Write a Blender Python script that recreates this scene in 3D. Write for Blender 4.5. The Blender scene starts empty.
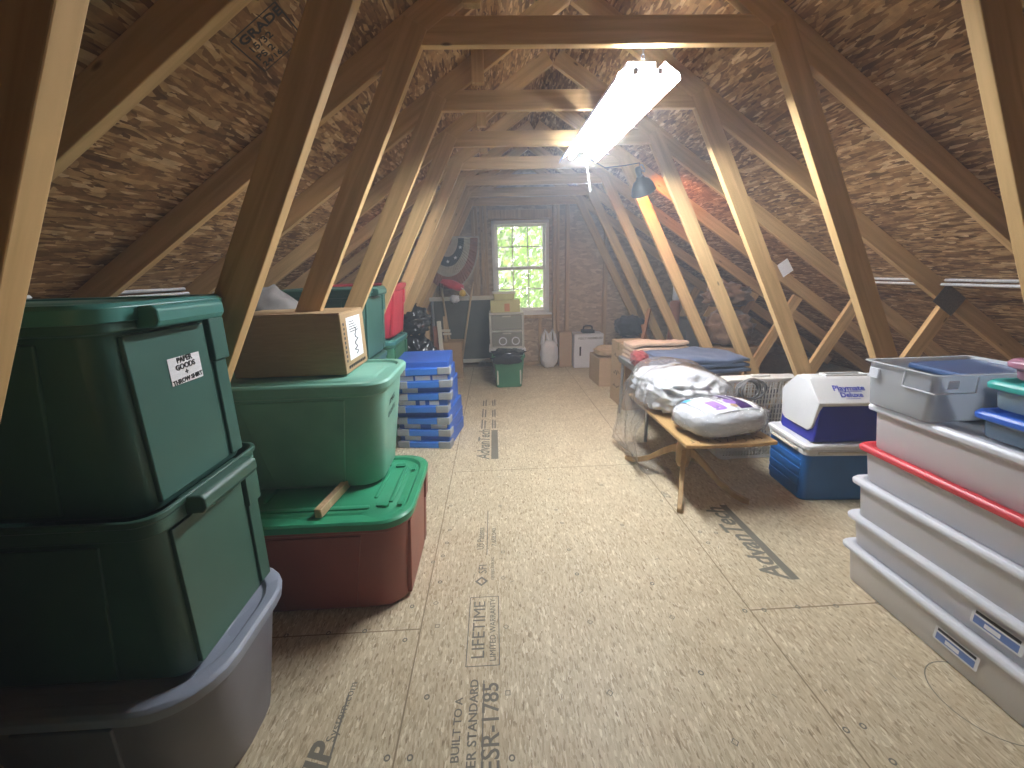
import bpy, bmesh, math, random
from mathutils import Vector, Matrix, noise

random.seed(7)
SC = bpy.context.scene
COL = SC.collection
PI = math.pi
CX = 0.412            # centre line of the attic

# ------------------------------------------------------------------ materials
def new_mat(name):
    m = bpy.data.materials.new(name)
    m.use_nodes = True
    nt = m.node_tree
    for n in list(nt.nodes):
        nt.nodes.remove(n)
    out = nt.nodes.new('ShaderNodeOutputMaterial')
    return m, nt, out

def N(nt, kind, **kw):
    n = nt.nodes.new(kind)
    for k, v in kw.items():
        setattr(n, k, v)
    return n

def principled(nt, out, col=None, rough=.5, spec=.5, metal=0.0):
    b = N(nt, 'ShaderNodeBsdfPrincipled')
    if col is not None:
        b.inputs['Base Color'].default_value = (*col, 1)
    b.inputs['Roughness'].default_value = rough
    b.inputs['Metallic'].default_value = metal
    b.inputs['Specular IOR Level'].default_value = spec
    nt.links.new(b.outputs[0], out.inputs[0])
    return b

def ramp(nt, stops):
    r = N(nt, 'ShaderNodeValToRGB')
    el = r.color_ramp.elements
    while len(el) > 1:
        el.remove(el[-1])
    el[0].position, el[0].color = stops[0][0], (*stops[0][1], 1)
    for p, c in stops[1:]:
        e = el.new(p); e.color = (*c, 1)
    return r

def coords(nt, scale=(1, 1, 1), rot=(0, 0, 0), which='Object'):
    t = N(nt, 'ShaderNodeTexCoord')
    m = N(nt, 'ShaderNodeMapping')
    m.inputs['Scale'].default_value = scale
    m.inputs['Rotation'].default_value = rot
    nt.links.new(t.outputs[which], m.inputs[0])
    return m

def mixc(nt, fac, a, b, mode='MIX'):
    m = N(nt, 'ShaderNodeMix', data_type='RGBA', blend_type=mode)
    for sock, v in ((m.inputs[0], fac), (m.inputs[6], a), (m.inputs[7], b)):
        if isinstance(v, (int, float)):
            sock.default_value = v
        elif isinstance(v, tuple):
            sock.default_value = (*v, 1)
        else:
            nt.links.new(v, sock)
    return m.outputs[2]

def bump(nt, height, bsdf, strength=.2, dist=.002):
    b = N(nt, 'ShaderNodeBump')
    b.inputs['Strength'].default_value = strength
    b.inputs['Distance'].default_value = dist
    nt.links.new(height, b.inputs['Height'])
    nt.links.new(b.outputs[0], bsdf.inputs['Normal'])

def plastic(name, col, rough=.42, spec=.45, grain=.12, wear=.12):
    m, nt, out = new_mat(name)
    b = principled(nt, out, col, rough, spec)
    mp = coords(nt, (1, 1, 1))
    n = N(nt, 'ShaderNodeTexNoise'); n.inputs['Scale'].default_value = 5; n.inputs['Detail'].default_value = 6
    nt.links.new(mp.outputs[0], n.inputs[0])
    dark = tuple(c * (1 - wear) for c in col); lite = tuple(min(1, c * (1 + wear) + .004) for c in col)
    r = ramp(nt, [(.3, dark), (.7, lite)])
    nt.links.new(n.outputs[0], r.inputs[0]); nt.links.new(r.outputs[0], b.inputs['Base Color'])
    n2 = N(nt, 'ShaderNodeTexNoise'); n2.inputs['Scale'].default_value = 260
    nt.links.new(mp.outputs[0], n2.inputs[0])
    bump(nt, n2.outputs[0], b, grain, .001)
    return m

def wood(name, light, dark, axis=0, scale=1.0, rough=.62, knots=True):
    """sawn lumber, grain along one object axis"""
    m, nt, out = new_mat(name)
    b = principled(nt, out, light, rough, .25)
    s = [22 * scale] * 3; s[axis] = 1.3 * scale
    mp = coords(nt, tuple(s))
    oi = N(nt, 'ShaderNodeObjectInfo')
    add = N(nt, 'ShaderNodeVectorMath', operation='ADD')
    sc = N(nt, 'ShaderNodeVectorMath', operation='SCALE'); sc.inputs[3].default_value = 37
    cmb = N(nt, 'ShaderNodeCombineXYZ')
    for i in range(3):
        nt.links.new(oi.outputs['Random'], cmb.inputs[i])
    nt.links.new(cmb.outputs[0], sc.inputs[0])
    nt.links.new(mp.outputs[0], add.inputs[0]); nt.links.new(sc.outputs[0], add.inputs[1])
    n = N(nt, 'ShaderNodeTexNoise'); n.inputs['Scale'].default_value = 1.6; n.inputs['Detail'].default_value = 5
    n.inputs['Distortion'].default_value = .6
    nt.links.new(add.outputs[0], n.inputs[0])
    r = ramp(nt, [(.28, dark), (.5, tuple((a + c) / 2 for a, c in zip(light, dark))), (.72, light)])
    nt.links.new(n.outputs[0], r.inputs[0])
    col = r.outputs[0]
    if knots:
        s2 = [9.0] * 3; s2[axis] = 3.2
        mp2 = coords(nt, tuple(s2))
        add2 = N(nt, 'ShaderNodeVectorMath', operation='ADD')
        nt.links.new(mp2.outputs[0], add2.inputs[0]); nt.links.new(sc.outputs[0], add2.inputs[1])
        v = N(nt, 'ShaderNodeTexVoronoi'); v.inputs['Scale'].default_value = .9
        nt.links.new(add2.outputs[0], v.inputs[0])
        kr = ramp(nt, [(.03, (1, 1, 1)), (.065, (0, 0, 0))])
        nt.links.new(v.outputs['Distance'], kr.inputs[0])
        col = mixc(nt, kr.outputs[0], col, tuple(c * .45 for c in dark))
    nt.links.new(col, b.inputs['Base Color'])
    bump(nt, n.outputs[0], b, .12, .002)
    return m

def flakes(nt, mp_list, stops, seed=0):
    """strand board: several layers of long flat strands, each with a tone of its own"""
    col = None; hgt = None
    for i, (scale, rot) in enumerate(mp_list):
        mp = coords(nt, scale, rot)
        nz = N(nt, 'ShaderNodeTexNoise'); nz.inputs['Scale'].default_value = 1.2; nz.inputs['Detail'].default_value = 3
        nt.links.new(mp.outputs[0], nz.inputs[0])
        off = mixc(nt, .16, mp.outputs[0], nz.outputs['Color'])
        v = N(nt, 'ShaderNodeTexVoronoi'); v.inputs['Scale'].default_value = 1.0
        v.inputs['Randomness'].default_value = 1.0
        nt.links.new(off, v.inputs[0])
        sep = N(nt, 'ShaderNodeSeparateColor')
        nt.links.new(v.outputs['Color'], sep.inputs[0])
        r = ramp(nt, stops)
        nt.links.new(sep.outputs[0], r.inputs[0])
        if col is None:
            col, hgt = r.outputs[0], sep.outputs[1]
        else:
            gate = N(nt, 'ShaderNodeMath', operation='GREATER_THAN'); gate.inputs[1].default_value = .52
            nt.links.new(sep.outputs[2], gate.inputs[0])
            col = mixc(nt, gate.outputs[0], col, r.outputs[0])
            mh = N(nt, 'ShaderNodeMix', data_type='FLOAT')
            nt.links.new(gate.outputs[0], mh.inputs[0]); nt.links.new(hgt, mh.inputs[2]); nt.links.new(sep.outputs[1], mh.inputs[3])
            hgt = mh.outputs[0]
    return col, hgt

def osb_roof():
    m, nt, out = new_mat('roof_strand_board')
    b = principled(nt, out, (.3, .18, .09), .6, .25)
    st = [(0, (.135, .062, .022)), (.3, (.27, .138, .055)), (.6, (.385, .212, .088)), (.85, (.53, .33, .150)), (1, (.72, .51, .28))]
    col, hgt = flakes(nt, [((48, 11, 48), (0, 0, .1)), ((64, 12, 64), (0, 0, .7)), ((52, 15, 52), (0, 0, -.6)), ((80, 26, 80), (0, 0, 1.3)), ((46, 9, 46), (0, 0, -.2)), ((90, 17, 90), (0, 0, .35))], st)
    mp = coords(nt, (3, 3, 3)); n = N(nt, 'ShaderNodeTexNoise'); n.inputs['Detail'].default_value = 8; n.inputs['Scale'].default_value = 9
    nt.links.new(mp.outputs[0], n.inputs[0])
    r = ramp(nt, [(.3, (.62, .62, .62)), (.7, (1.1, 1.1, 1.1))]); nt.links.new(n.outputs[0], r.inputs[0])
    nt.links.new(mixc(nt, .8, col, r.outputs[0], 'MULTIPLY'), b.inputs['Base Color'])
    bump(nt, hgt, b, .5, .004)
    return m

def osb_floor():
    m, nt, out = new_mat('floor_strand_board')
    b = principled(nt, out, (.6, .5, .34), .5, .3)
    st = [(0, (.42, .325, .20)), (.2, (.54, .445, .295)), (.6, (.60, .505, .345)), (.9, (.67, .58, .415)), (1, (.80, .72, .555))]
    col, hgt = flakes(nt, [((110, 30, 40), (0, 0, .05)), ((135, 32, 40), (0, 0, .35)), ((150, 38, 40), (0, 0, -.35)), ((210, 80, 40), (0, 0, .9)), ((120, 26, 40), (0, 0, .15)), ((190, 48, 40), (0, 0, -.12)), ((230, 60, 40), (0, 0, .5))], st)
    mp = coords(nt, (1, 1, 1)); n = N(nt, 'ShaderNodeTexNoise'); n.inputs['Detail'].default_value = 10; n.inputs['Scale'].default_value = 5.0; n.inputs['Roughness'].default_value = .62
    nt.links.new(mp.outputs[0], n.inputs[0])
    r = ramp(nt, [(.3, (.84, .82, .79)), (.7, (1.04, 1.04, 1.04))]); nt.links.new(n.outputs[0], r.inputs[0])
    col = mixc(nt, .85, col, r.outputs[0], 'MULTIPLY')
    n3 = N(nt, 'ShaderNodeTexNoise'); n3.inputs['Scale'].default_value = 1.0; n3.inputs['Detail'].default_value = 4
    mp3 = coords(nt, (90, 26, 40), (0, 0, .25)); nt.links.new(mp3.outputs[0], n3.inputs[0])
    r3 = ramp(nt, [(.61, (0, 0, 0)), (.68, (1, 1, 1))]); nt.links.new(n3.outputs[0], r3.inputs[0])
    col = mixc(nt, r3.outputs[0], col, (.29, .21, .12))
    nt.links.new(col, b.inputs['Base Color'])
    bump(nt, hgt, b, .25, .002)
    return m

def two_sided_fresnel(nt, ior, scale=1.0):
    geo = N(nt, 'ShaderNodeNewGeometry')
    mx = N(nt, 'ShaderNodeMix', data_type='FLOAT')
    nt.links.new(geo.outputs['Backfacing'], mx.inputs[0]); mx.inputs[2].default_value = ior; mx.inputs[3].default_value = 1 / ior
    fr = N(nt, 'ShaderNodeFresnel'); nt.links.new(mx.outputs[0], fr.inputs[0])
    mu = N(nt, 'ShaderNodeMath', operation='MULTIPLY'); mu.inputs[1].default_value = scale
    nt.links.new(fr.outputs[0], mu.inputs[0])
    return mu

def frosted(name, col, clear=.45, rough=.3, through=.3):
    """milky see-through plastic of storage boxes"""
    m, nt, out = new_mat(name)
    d = N(nt, 'ShaderNodeBsdfDiffuse'); d.inputs[0].default_value = (*col, 1)
    t = N(nt, 'ShaderNodeBsdfTranslucent'); t.inputs[0].default_value = (*col, 1)
    tr = N(nt, 'ShaderNodeBsdfTransparent'); tr.inputs[0].default_value = (.97, .975, .98, 1)
    g = N(nt, 'ShaderNodeBsdfGlossy'); g.inputs['Roughness'].default_value = rough; g.inputs[0].default_value = (1, 1, 1, 1)
    a = N(nt, 'ShaderNodeMixShader'); a.inputs[0].default_value = through
    nt.links.new(d.outputs[0], a.inputs[1]); nt.links.new(t.outputs[0], a.inputs[2])
    c = N(nt, 'ShaderNodeMixShader'); c.inputs[0].default_value = clear
    nt.links.new(a.outputs[0], c.inputs[1]); nt.links.new(tr.outputs[0], c.inputs[2])
    fr = two_sided_fresnel(nt, 1.4, .8)
    e = N(nt, 'ShaderNodeMixShader')
    nt.links.new(fr.outputs[0], e.inputs[0]); nt.links.new(c.outputs[0], e.inputs[1]); nt.links.new(g.outputs[0], e.inputs[2])
    nt.links.new(e.outputs[0], out.inputs[0])
    return m

def film(name, clear=.8, bumps=38, tint=(.97, .98, 1)):
    """thin crinkled clear plastic"""
    m, nt, out = new_mat(name)
    tr = N(nt, 'ShaderNodeBsdfTransparent'); tr.inputs[0].default_value = (*tint, 1)
    d = N(nt, 'ShaderNodeBsdfTranslucent'); d.inputs[0].default_value = (.85, .87, .9, 1)
    d2 = N(nt, 'ShaderNodeBsdfDiffuse'); d2.inputs[0].default_value = (.85, .87, .9, 1)
    dd = N(nt, 'ShaderNodeMixShader'); dd.inputs[0].default_value = .5
    nt.links.new(d.outputs[0], dd.inputs[1]); nt.links.new(d2.outputs[0], dd.inputs[2])
    g = N(nt, 'ShaderNodeBsdfGlossy'); g.inputs['Roughness'].default_value = .17
    mp = coords(nt, (1, .5, 1))
    n = N(nt, 'ShaderNodeTexNoise'); n.inputs['Scale'].default_value = bumps; n.inputs['Detail'].default_value = 4; n.inputs['Distortion'].default_value = 1.2
    nt.links.new(mp.outputs[0], n.inputs[0])
    bp = N(nt, 'ShaderNodeBump'); bp.inputs['Strength'].default_value = 1.0; bp.inputs['Distance'].default_value = .02
    nt.links.new(n.outputs[0], bp.inputs['Height']); nt.links.new(bp.outputs[0], g.inputs['Normal'])
    a = N(nt, 'ShaderNodeMixShader'); a.inputs[0].default_value = 1 - clear
    nt.links.new(tr.outputs[0], a.inputs[1]); nt.links.new(dd.outputs[0], a.inputs[2])
    fr = two_sided_fresnel(nt, 1.45, 2.0)
    c = N(nt, 'ShaderNodeMixShader')
    nt.links.new(fr.outputs[0], c.inputs[0]); nt.links.new(a.outputs[0], c.inputs[1]); nt.links.new(g.outputs[0], c.inputs[2])
    nt.links.new(c.outputs[0], out.inputs[0])
    return m

def glass():
    m, nt, out = new_mat('window_glass')
    tr = N(nt, 'ShaderNodeBsdfTransparent'); tr.inputs[0].default_value = (.95, .97, .96, 1)
    g = N(nt, 'ShaderNodeBsdfGlossy'); g.inputs['Roughness'].default_value = .02
    fr = two_sided_fresnel(nt, 1.3, 1.0)
    a = N(nt, 'ShaderNodeMixShader')
    nt.links.new(fr.outputs[0], a.inputs[0]); nt.links.new(tr.outputs[0], a.inputs[1]); nt.links.new(g.outputs[0], a.inputs[2])
    nt.links.new(a.outputs[0], out.inputs[0])
    return m

def emit(name, col, strength):
    m, nt, out = new_mat(name)
    e = N(nt, 'ShaderNodeEmission'); e.inputs[0].default_value = (*col, 1); e.inputs[1].default_value = strength
    nt.links.new(e.outputs[0], out.inputs[0])
    return m

def cloth(name, col, col2=None, scale=14, rough=.95):
    m, nt, out = new_mat(name)
    b = principled(nt, out, col, rough, .1)
    b.inputs['Sheen Weight'].default_value = .25
    mp = coords(nt)
    n = N(nt, 'ShaderNodeTexNoise'); n.inputs['Scale'].default_value = scale; n.inputs['Detail'].default_value = 6
    nt.links.new(mp.outputs[0], n.inputs[0])
    r = ramp(nt, [(.32, col2 or tuple(c * .75 for c in col)), (.68, col)])
    nt.links.new(n.outputs[0], r.inputs[0]); nt.links.new(r.outputs[0], b.inputs['Base Color'])
    n2 = N(nt, 'ShaderNodeTexNoise'); n2.inputs['Scale'].default_value = 300
    nt.links.new(mp.outputs[0], n2.inputs[0]); bump(nt, n2.outputs[0], b, .35, .002)
    return m

def card(name, col):
    m, nt, out = new_mat(name)
    b = principled(nt, out, col, .85, .15)
    mp = coords(nt, (6, 6, 60))
    n = N(nt, 'ShaderNodeTexNoise'); n.inputs['Scale'].default_value = 3; n.inputs['Detail'].default_value = 5
    nt.links.new(mp.outputs[0], n.inputs[0])
    r = ramp(nt, [(.3, tuple(c * .86 for c in col)), (.7, col)])
    nt.links.new(n.outputs[0], r.inputs[0]); nt.links.new(r.outputs[0], b.inputs['Base Color'])
    return m

def steel(name, col=(.5, .5, .5), rough=.4, metal=1.0):
    m, nt, out = new_mat(name)
    b = principled(nt, out, col, rough, .5, metal)
    mp = coords(nt, (30, 30, 30)); n = N(nt, 'ShaderNodeTexNoise'); n.inputs['Scale'].default_value = 4
    nt.links.new(mp.outputs[0], n.inputs[0])
    r = ramp(nt, [(.3, tuple(c * .8 for c in col)), (.7, col)]); nt.links.new(n.outputs[0], r.inputs[0])
    nt.links.new(r.outputs[0], b.inputs['Base Color'])
    return m

def leaf_mat(name, a, b_):
    m, nt, out = new_mat(name)
    t = N(nt, 'ShaderNodeBsdfTranslucent'); d = N(nt, 'ShaderNodeBsdfDiffuse')
    mp = coords(nt, (3, 3, 3)); n = N(nt, 'ShaderNodeTexNoise'); n.inputs['Scale'].default_value = 2.5
    nt.links.new(mp.outputs[0], n.inputs[0])
    r = ramp(nt, [(.35, a), (.65, b_)]); nt.links.new(n.outputs[0], r.inputs[0])
    nt.links.new(r.outputs[0], t.inputs[0]); nt.links.new(r.outputs[0], d.inputs[0])
    x = N(nt, 'ShaderNodeMixShader'); x.inputs[0].default_value = .5
    nt.links.new(t.outputs[0], x.inputs[1]); nt.links.new(d.outputs[0], x.inputs[2]); nt.links.new(x.outputs[0], out.inputs[0])
    return m

M = {}
M['pine'] = wood('pine_lumber', (.70, .475, .225), (.49, .31, .135))
M['stud'] = wood('stud_lumber', (.60, .44, .26), (.40, .27, .15), axis=2)
M['board'] = wood('pale_board', (.62, .46, .27), (.42, .29, .16), axis=2)
M['roof'] = osb_roof()
M['floor'] = osb_floor()
M['dark_green'] = plastic('dark_green_plastic', (.036, .112, .090), .42)
M['teal_lid'] = plastic('teal_green_plastic', (.052, .205, .180), .36)
M['mid_green'] = plastic('forest_green_plastic', (.040, .108, .080), .42)
M['grey'] = plastic('grey_plastic', (.185, .185, .215), .4)
M['grey_lid'] = plastic('blue_grey_plastic', (.27, .30, .37), .36)
M['mint'] = plastic('sea_green_plastic', (.17, .40, .31), .42)
M['rust'] = plastic('brick_red_plastic', (.255, .072, .050), .42)
M['bright_green'] = plastic('bright_green_plastic', (.030, .27, .135), .38)
M['red_plastic'] = plastic('red_plastic', (.52, .035, .055), .4)
M['blue_box'] = plastic('royal_blue_plastic', (.030, .115, .47), .45)
M['blue_lip'] = plastic('bright_blue_plastic', (.045, .210, .72), .4)
M['grey_corner'] = plastic('corner_grey_plastic', (.30, .32, .34), .5)
M['cooler_blue'] = plastic('cooler_blue_plastic', (.012, .110, .36), .42)
M['play_blue'] = plastic('ultramarine_plastic', (.018, .022, .30), .38)
M['white_plastic'] = plastic('white_plastic', (.72, .73, .74), .38, wear=.05)
M['cream_plastic'] = plastic('cream_plastic', (.62, .58, .48), .4, wear=.08)
M['fan_white'] = plastic('fan_white_plastic', (.74, .73, .69), .45, wear=.08)
M['black_plastic'] = plastic('black_plastic', (.012, .012, .013), .35)
M['frost'] = frosted('milky_plastic', (.92, .92, .96), .16)
M['frost_lid'] = frosted('milky_lid_plastic', (.88, .89, .94), .05)
M['clear_box'] = frosted('clear_plastic', (.74, .79, .85), .40, .2)
M['clear_blue'] = frosted('clear_blue_plastic', (.30, .42, .55), .42, .2)
M['clear_teal'] = frosted('clear_teal_plastic', (.45, .58, .62), .42, .2)
M['pink'] = frosted('pink_plastic', (.62, .30, .42), .25, .25)
M['red_lid'] = plastic('red_lid_plastic', (.60, .045, .060), .36)
M['blue_lid'] = plastic('blue_lid_plastic', (.02, .11, .55), .36)
M['aqua_lid'] = plastic('aqua_lid_plastic', (.03, .36, .32), .36)
M['case_lid'] = plastic('slate_blue_plastic', (.055, .105, .24), .28)
M['navy'] = plastic('navy_plastic', (.028, .065, .16), .3)
M['cardboard'] = card('brown_cardboard', (.40, .275, .150))
M['cardboard2'] = card('pale_cardboard', (.50, .36, .22))
M['tape'] = plastic('packing_tape', (.50, .38, .22), .25)
M['paper'] = card('white_paper', (.80, .80, .82))
M['ink'] = plastic('black_ink', (.015, .015, .016), .6)
M['floor_ink'] = plastic('grey_floor_ink', (.165, .15, .115), .7)
M['joint'] = plastic('dark_joint', (.27, .20, .115), .8)
M['trash'] = plastic('black_bag_plastic', (.010, .010, .011), .18, .6)
M['film'] = film('clear_film', .84, 34)
M['film2'] = film('clear_film_tight', .88, 50)
M['fill'] = cloth('white_fill', (.80, .80, .80), (.66, .67, .69))
M['blue_cloth'] = cloth('slate_blue_fleece', (.105, .140, .225), (.075, .10, .17))
M['peach_cloth'] = cloth('peach_towel', (.66, .46, .33), (.54, .37, .26))
M['red_cloth'] = cloth('dark_red_fleece', (.33, .065, .065), (.17, .03, .03), 40)
M['grey_cloth'] = cloth('grey_fabric', (.22, .205, .20))
M['brown_bag'] = cloth('brown_wrapped_cloth', (.26, .17, .11), (.10, .06, .04), 9)
M['steel'] = steel('zinc_steel', (.45, .46, .48), .38)
M['plate'] = steel('truss_plate', (.34, .34, .35), .5)
M['strip'] = steel('brushed_strip', (.70, .71, .73), .45, .15)
M['bench_top'] = wood('varnished_top', (.58, .38, .17), (.46, .28, .11), axis=1, rough=.35, knots=False)
M['bench_leg'] = wood('varnished_leg', (.42, .28, .13), (.30, .19, .08), axis=2, rough=.4, knots=False)
M['purple'] = plastic('deep_purple_print', (.045, .015, .13), .3)
M['violet'] = plastic('violet_print', (.36, .19, .58), .3)
M['sky_blue'] = plastic('sky_blue_print', (.06, .42, .72), .3)
M['label_white'] = plastic('white_label', (.74, .75, .77), .3, wear=.03)
M['label_blue'] = plastic('blue_label', (.12, .20, .46), .4)
M['play_print'] = plastic('blue_print', (.03, .05, .45), .4)
M['vinyl'] = plastic('white_vinyl', (.74, .75, .74), .4, wear=.04)
M['glass'] = glass()
M['lamp_white'] = plastic('white_enamel', (.86, .88, .90), .3, wear=.02)
M['tube'] = emit('fluorescent_tube', (.90, .945, 1.0), 210)
M['bulb'] = emit('warm_bulb', (1.0, .36, .12), 330)
M['rubber'] = plastic('black_rubber', (.016, .016, .018), .45)
M['cord_grey'] = plastic('grey_cord', (.16, .155, .15), .4)
M['leaf'] = leaf_mat('mottled_green_leaf', (.11, .22, .03), (.36, .50, .10))  # leaf green varies by noise between two tones
M['bark'] = card('pale_bark', (.60, .58, .52))
M['bin_green'] = plastic('bin_green_plastic', (.045, .17, .085), .45)
M['drawer'] = frosted('smoky_drawer_plastic', (.40, .40, .33), .25)
M['drawer_frame'] = plastic('ivory_plastic', (.55, .54, .46), .45)
M['yellow_box'] = plastic('dull_yellow_plastic', (.48, .46, .20), .5)
M['rust_print'] = plastic('orange_print', (.50, .20, .08), .5)
M['bag_white'] = plastic('white_bag_plastic', (.74, .74, .75), .4, wear=.06)
M['mesh_grey'] = plastic('grey_screen_mesh', (.11, .105, .085), .8)
M['bunting_white'] = cloth('bunting_white', (.50, .44, .36))
M['bunting_blue'] = cloth('bunting_blue', (.055, .062, .075))
M['bunting_red'] = cloth('bunting_red', (.33, .15, .10))
M['yellow'] = plastic('yellow_plastic', (.75, .50, .04), .35)
M['scarlet'] = cloth('scarlet_cloth', (.62, .06, .08))
M['orange_wood'] = wood('orange_wood', (.48, .24, .11), (.34, .15, .06), axis=2)
M['grey_metal'] = steel('painted_grey', (.34, .35, .36), .5, .2)

# ------------------------------------------------------------------ mesh helpers
def finish(bm, name, mat, parent=None, smooth=False, bevel=0.0, seg=2, angle=35):
    me = bpy.data.meshes.new(name)
    bm.normal_update()
    bm.to_mesh(me); bm.free()
    mats = mat if isinstance(mat, (list, tuple)) else [mat]
    for k in mats:
        me.materials.append(k)
    o = bpy.data.objects.new(name, me)
    COL.objects.link(o)
    if smooth:
        for p in me.polygons:
            p.use_smooth = True
    if bevel:
        mod = o.modifiers.new('bevel', 'BEVEL'); mod.width = bevel; mod.segments = seg
        mod.limit_method = 'ANGLE'; mod.angle_limit = math.radians(angle)
    if parent is not None:
        o.parent = parent
    return o

def box(bm, c, s, rz=0.0, mi=0, rx=0.0, ry=0.0):
    m = Matrix.Translation(c) @ Matrix.Rotation(rz, 4, 'Z') @ Matrix.Rotation(ry, 4, 'Y') @ Matrix.Rotation(rx, 4, 'X') @ Matrix.Diagonal((s[0], s[1], s[2], 1))
    r = bmesh.ops.create_cube(bm, size=1.0, matrix=m)
    fs = set()
    for v in r['verts']:
        for f in v.link_faces:
            fs.add(f)
    for f in fs:
        f.material_index = mi
    return r['verts']

def rr(lx, ly, r, n=6, cx=0, cy=0):
    """rounded rectangle outline, half sizes lx, ly"""
    r = min(r, lx * .98, ly * .98)
    pts = []
    for sx, sy, a0 in ((1, 1, 0), (-1, 1, PI / 2), (-1, -1, PI), (1, -1, 3 * PI / 2)):
        for k in range(n + 1):
            a = a0 + PI / 2 * k / n
            pts.append((cx + sx * (lx - r) + r * math.cos(a), cy + sy * (ly - r) + r * math.sin(a)))
    return pts

def loft(bm, rings, cap0=True, cap1=True, mi=0):
    """rings: lists of 3-D points, all the same length"""
    vs = [[bm.verts.new(p) for p in ring] for ring in rings]
    n = len(vs[0])
    for a, b in zip(vs, vs[1:]):
        for i in range(n):
            f = bm.faces.new((a[i], a[(i + 1) % n], b[(i + 1) % n], b[i])); f.material_index = mi
    if cap0:
        bm.faces.new(list(reversed(vs[0]))).material_index = mi
    if cap1:
        bm.faces.new(vs[-1]).material_index = mi
    return vs

def ringz(lx, ly, r, z, n=6, cx=0, cy=0):
    return [(x, y, z) for x, y in rr(lx, ly, r, n, cx, cy)]

def tube(bm, path, rad, n=8, mi=0, closed=False, cap=True):
    pts = [Vector(p) for p in path]
    rads = rad if isinstance(rad, (list, tuple)) else [rad] * len(pts)
    rings = []
    up = None
    for i, p in enumerate(pts):
        if closed:
            d = pts[(i + 1) % len(pts)] - pts[i - 1]
        else:
            d = pts[min(i + 1, len(pts) - 1)] - pts[max(i - 1, 0)]
        d.normalize()
        if up is None:
            up = Vector((0, 0, 1)) if abs(d.z) < .9 else Vector((1, 0, 0))
        a = d.cross(up); a.normalize()
        b = a.cross(d); up = b
        rings.append([bm.verts.new(p + rads[i] * (math.cos(2 * PI * k / n) * a + math.sin(2 * PI * k / n) * b)) for k in range(n)])
    m = len(rings)
    for i in range(m if closed else m - 1):
        A, B = rings[i], rings[(i + 1) % m]
        for k in range(n):
            bm.faces.new((A[k], A[(k + 1) % n], B[(k + 1) % n], B[k])).material_index = mi
    if cap and not closed:
        bm.faces.new(list(reversed(rings[0]))).material_index = mi
        bm.faces.new(rings[-1]).material_index = mi

def lathe(bm, prof, n=24, mi=0, axis_m=None):
    rings = []
    for r, z in prof:
        ring = []
        for k in range(n):
            a = 2 * PI * k / n
            p = Vector((r * math.cos(a), r * math.sin(a), z))
            if axis_m is not None:
                p = axis_m @ p
            ring.append(bm.verts.new(p))
        rings.append(ring)
    for A, B in zip(rings, rings[1:]):
        for k in range(n):
            bm.faces.new((A[k], A[(k + 1) % n], B[(k + 1) % n], B[k])).material_index = mi
    return rings

def prism(bm, poly, a, b, axis='x', mi=0):
    """extrude a polygon between a and b along an axis; poly gives the other two coordinates in order"""
    def P(u, v, w):
        return {'x': (w, u, v), 'y': (u, w, v), 'z': (u, v, w)}[axis]
    loft(bm, [[P(u, v, a) for u, v in poly], [P(u, v, b) for u, v in poly]], mi=mi)
    bmesh.ops.recalc_face_normals(bm, faces=bm.faces)

def lump(bm, c, s, sub=4, amp=.12, freq=3.0, seed=0.0, power=2.6, flat=None, mi=0):
    """soft lumpy cushion-like body"""
    r = bmesh.ops.create_icosphere(bm, subdivisions=sub, radius=1.0)
    for v in r['verts']:
        d = v.co.normalized()
        k = (abs(d.x) ** power + abs(d.y) ** power + abs(d.z) ** power) ** (-1 / power)
        q = d * k
        nz = noise.fractal(q * freq + Vector((seed, seed * 1.7, -seed)), 1.0, 2.0, 4)
        q = q * (1 + amp * nz)
        p = Vector((q.x * s[0], q.y * s[1], q.z * s[2]))
        if flat is not None and p.z < -flat * s[2]:
            p.z = -flat * s[2]
        v.co = p + Vector(c)
        for f in v.link_faces:
            f.material_index = mi
            f.smooth = True

# ------------------------------------------------------------------ object helpers
def tag(o, label=None, cat=None, group=None, kind=None):
    if label: o['label'] = label
    if cat: o['category'] = cat
    if group: o['group'] = group
    if kind: o['kind'] = kind
    return o

def thing(name, label, cat, loc=(0, 0, 0), rz=0.0, group=None):
    o = bpy.data.objects.new(name, None)
    o.empty_display_size = .1
    COL.objects.link(o)
    o.location = loc; o.rotation_euler = (0, 0, rz)
    return tag(o, label, cat, group)

def struct(bm, name, mat, **kw):
    o = finish(bm, name, mat, **kw)
    return tag(o, kind='structure') if kw.get('parent') is None else o

def text_bm(bm, body, size, mat4, align='LEFT', mi=0, bold=0.0, shear=0.0, depth=.0004, xs=1.0):
    cu = bpy.data.curves.new('lettering', 'FONT')
    cu.body = body; cu.size = size; cu.align_x = align; cu.align_y = 'CENTER'
    cu.extrude = depth; cu.offset = bold; cu.shear = shear; cu.resolution_u = 3
    o = bpy.data.objects.new('lettering', cu)
    COL.objects.link(o)
    dg = bpy.context.evaluated_depsgraph_get()
    me = bpy.data.meshes.new_from_object(o.evaluated_get(dg))
    me.transform(mat4 @ Matrix.Diagonal((xs, 1, 1, 1)))
    n0 = len(bm.faces)
    bm.from_mesh(me)
    bm.faces.ensure_lookup_table()
    for f in bm.faces[n0:]:
        f.material_index = mi
    bpy.data.objects.remove(o); bpy.data.curves.remove(cu); bpy.data.meshes.remove(me)

def frame4(loc, x, y):
    """matrix whose local x, y axes point along the given directions"""
    x = Vector(x).normalized(); y = Vector(y).normalized(); z = x.cross(y)
    m = Matrix((x, y, z)).transposed().to_4x4()
    m.translation = Vector(loc)
    return m

# ================================================================== the setting
YB, YF = 5.62, -1.7          # window wall, wall behind the photographer
R0 = 2.567                   # underside of the roof deck at the ridge
SL = .667
def deck(dx): return R0 - SL * abs(dx)

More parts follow.
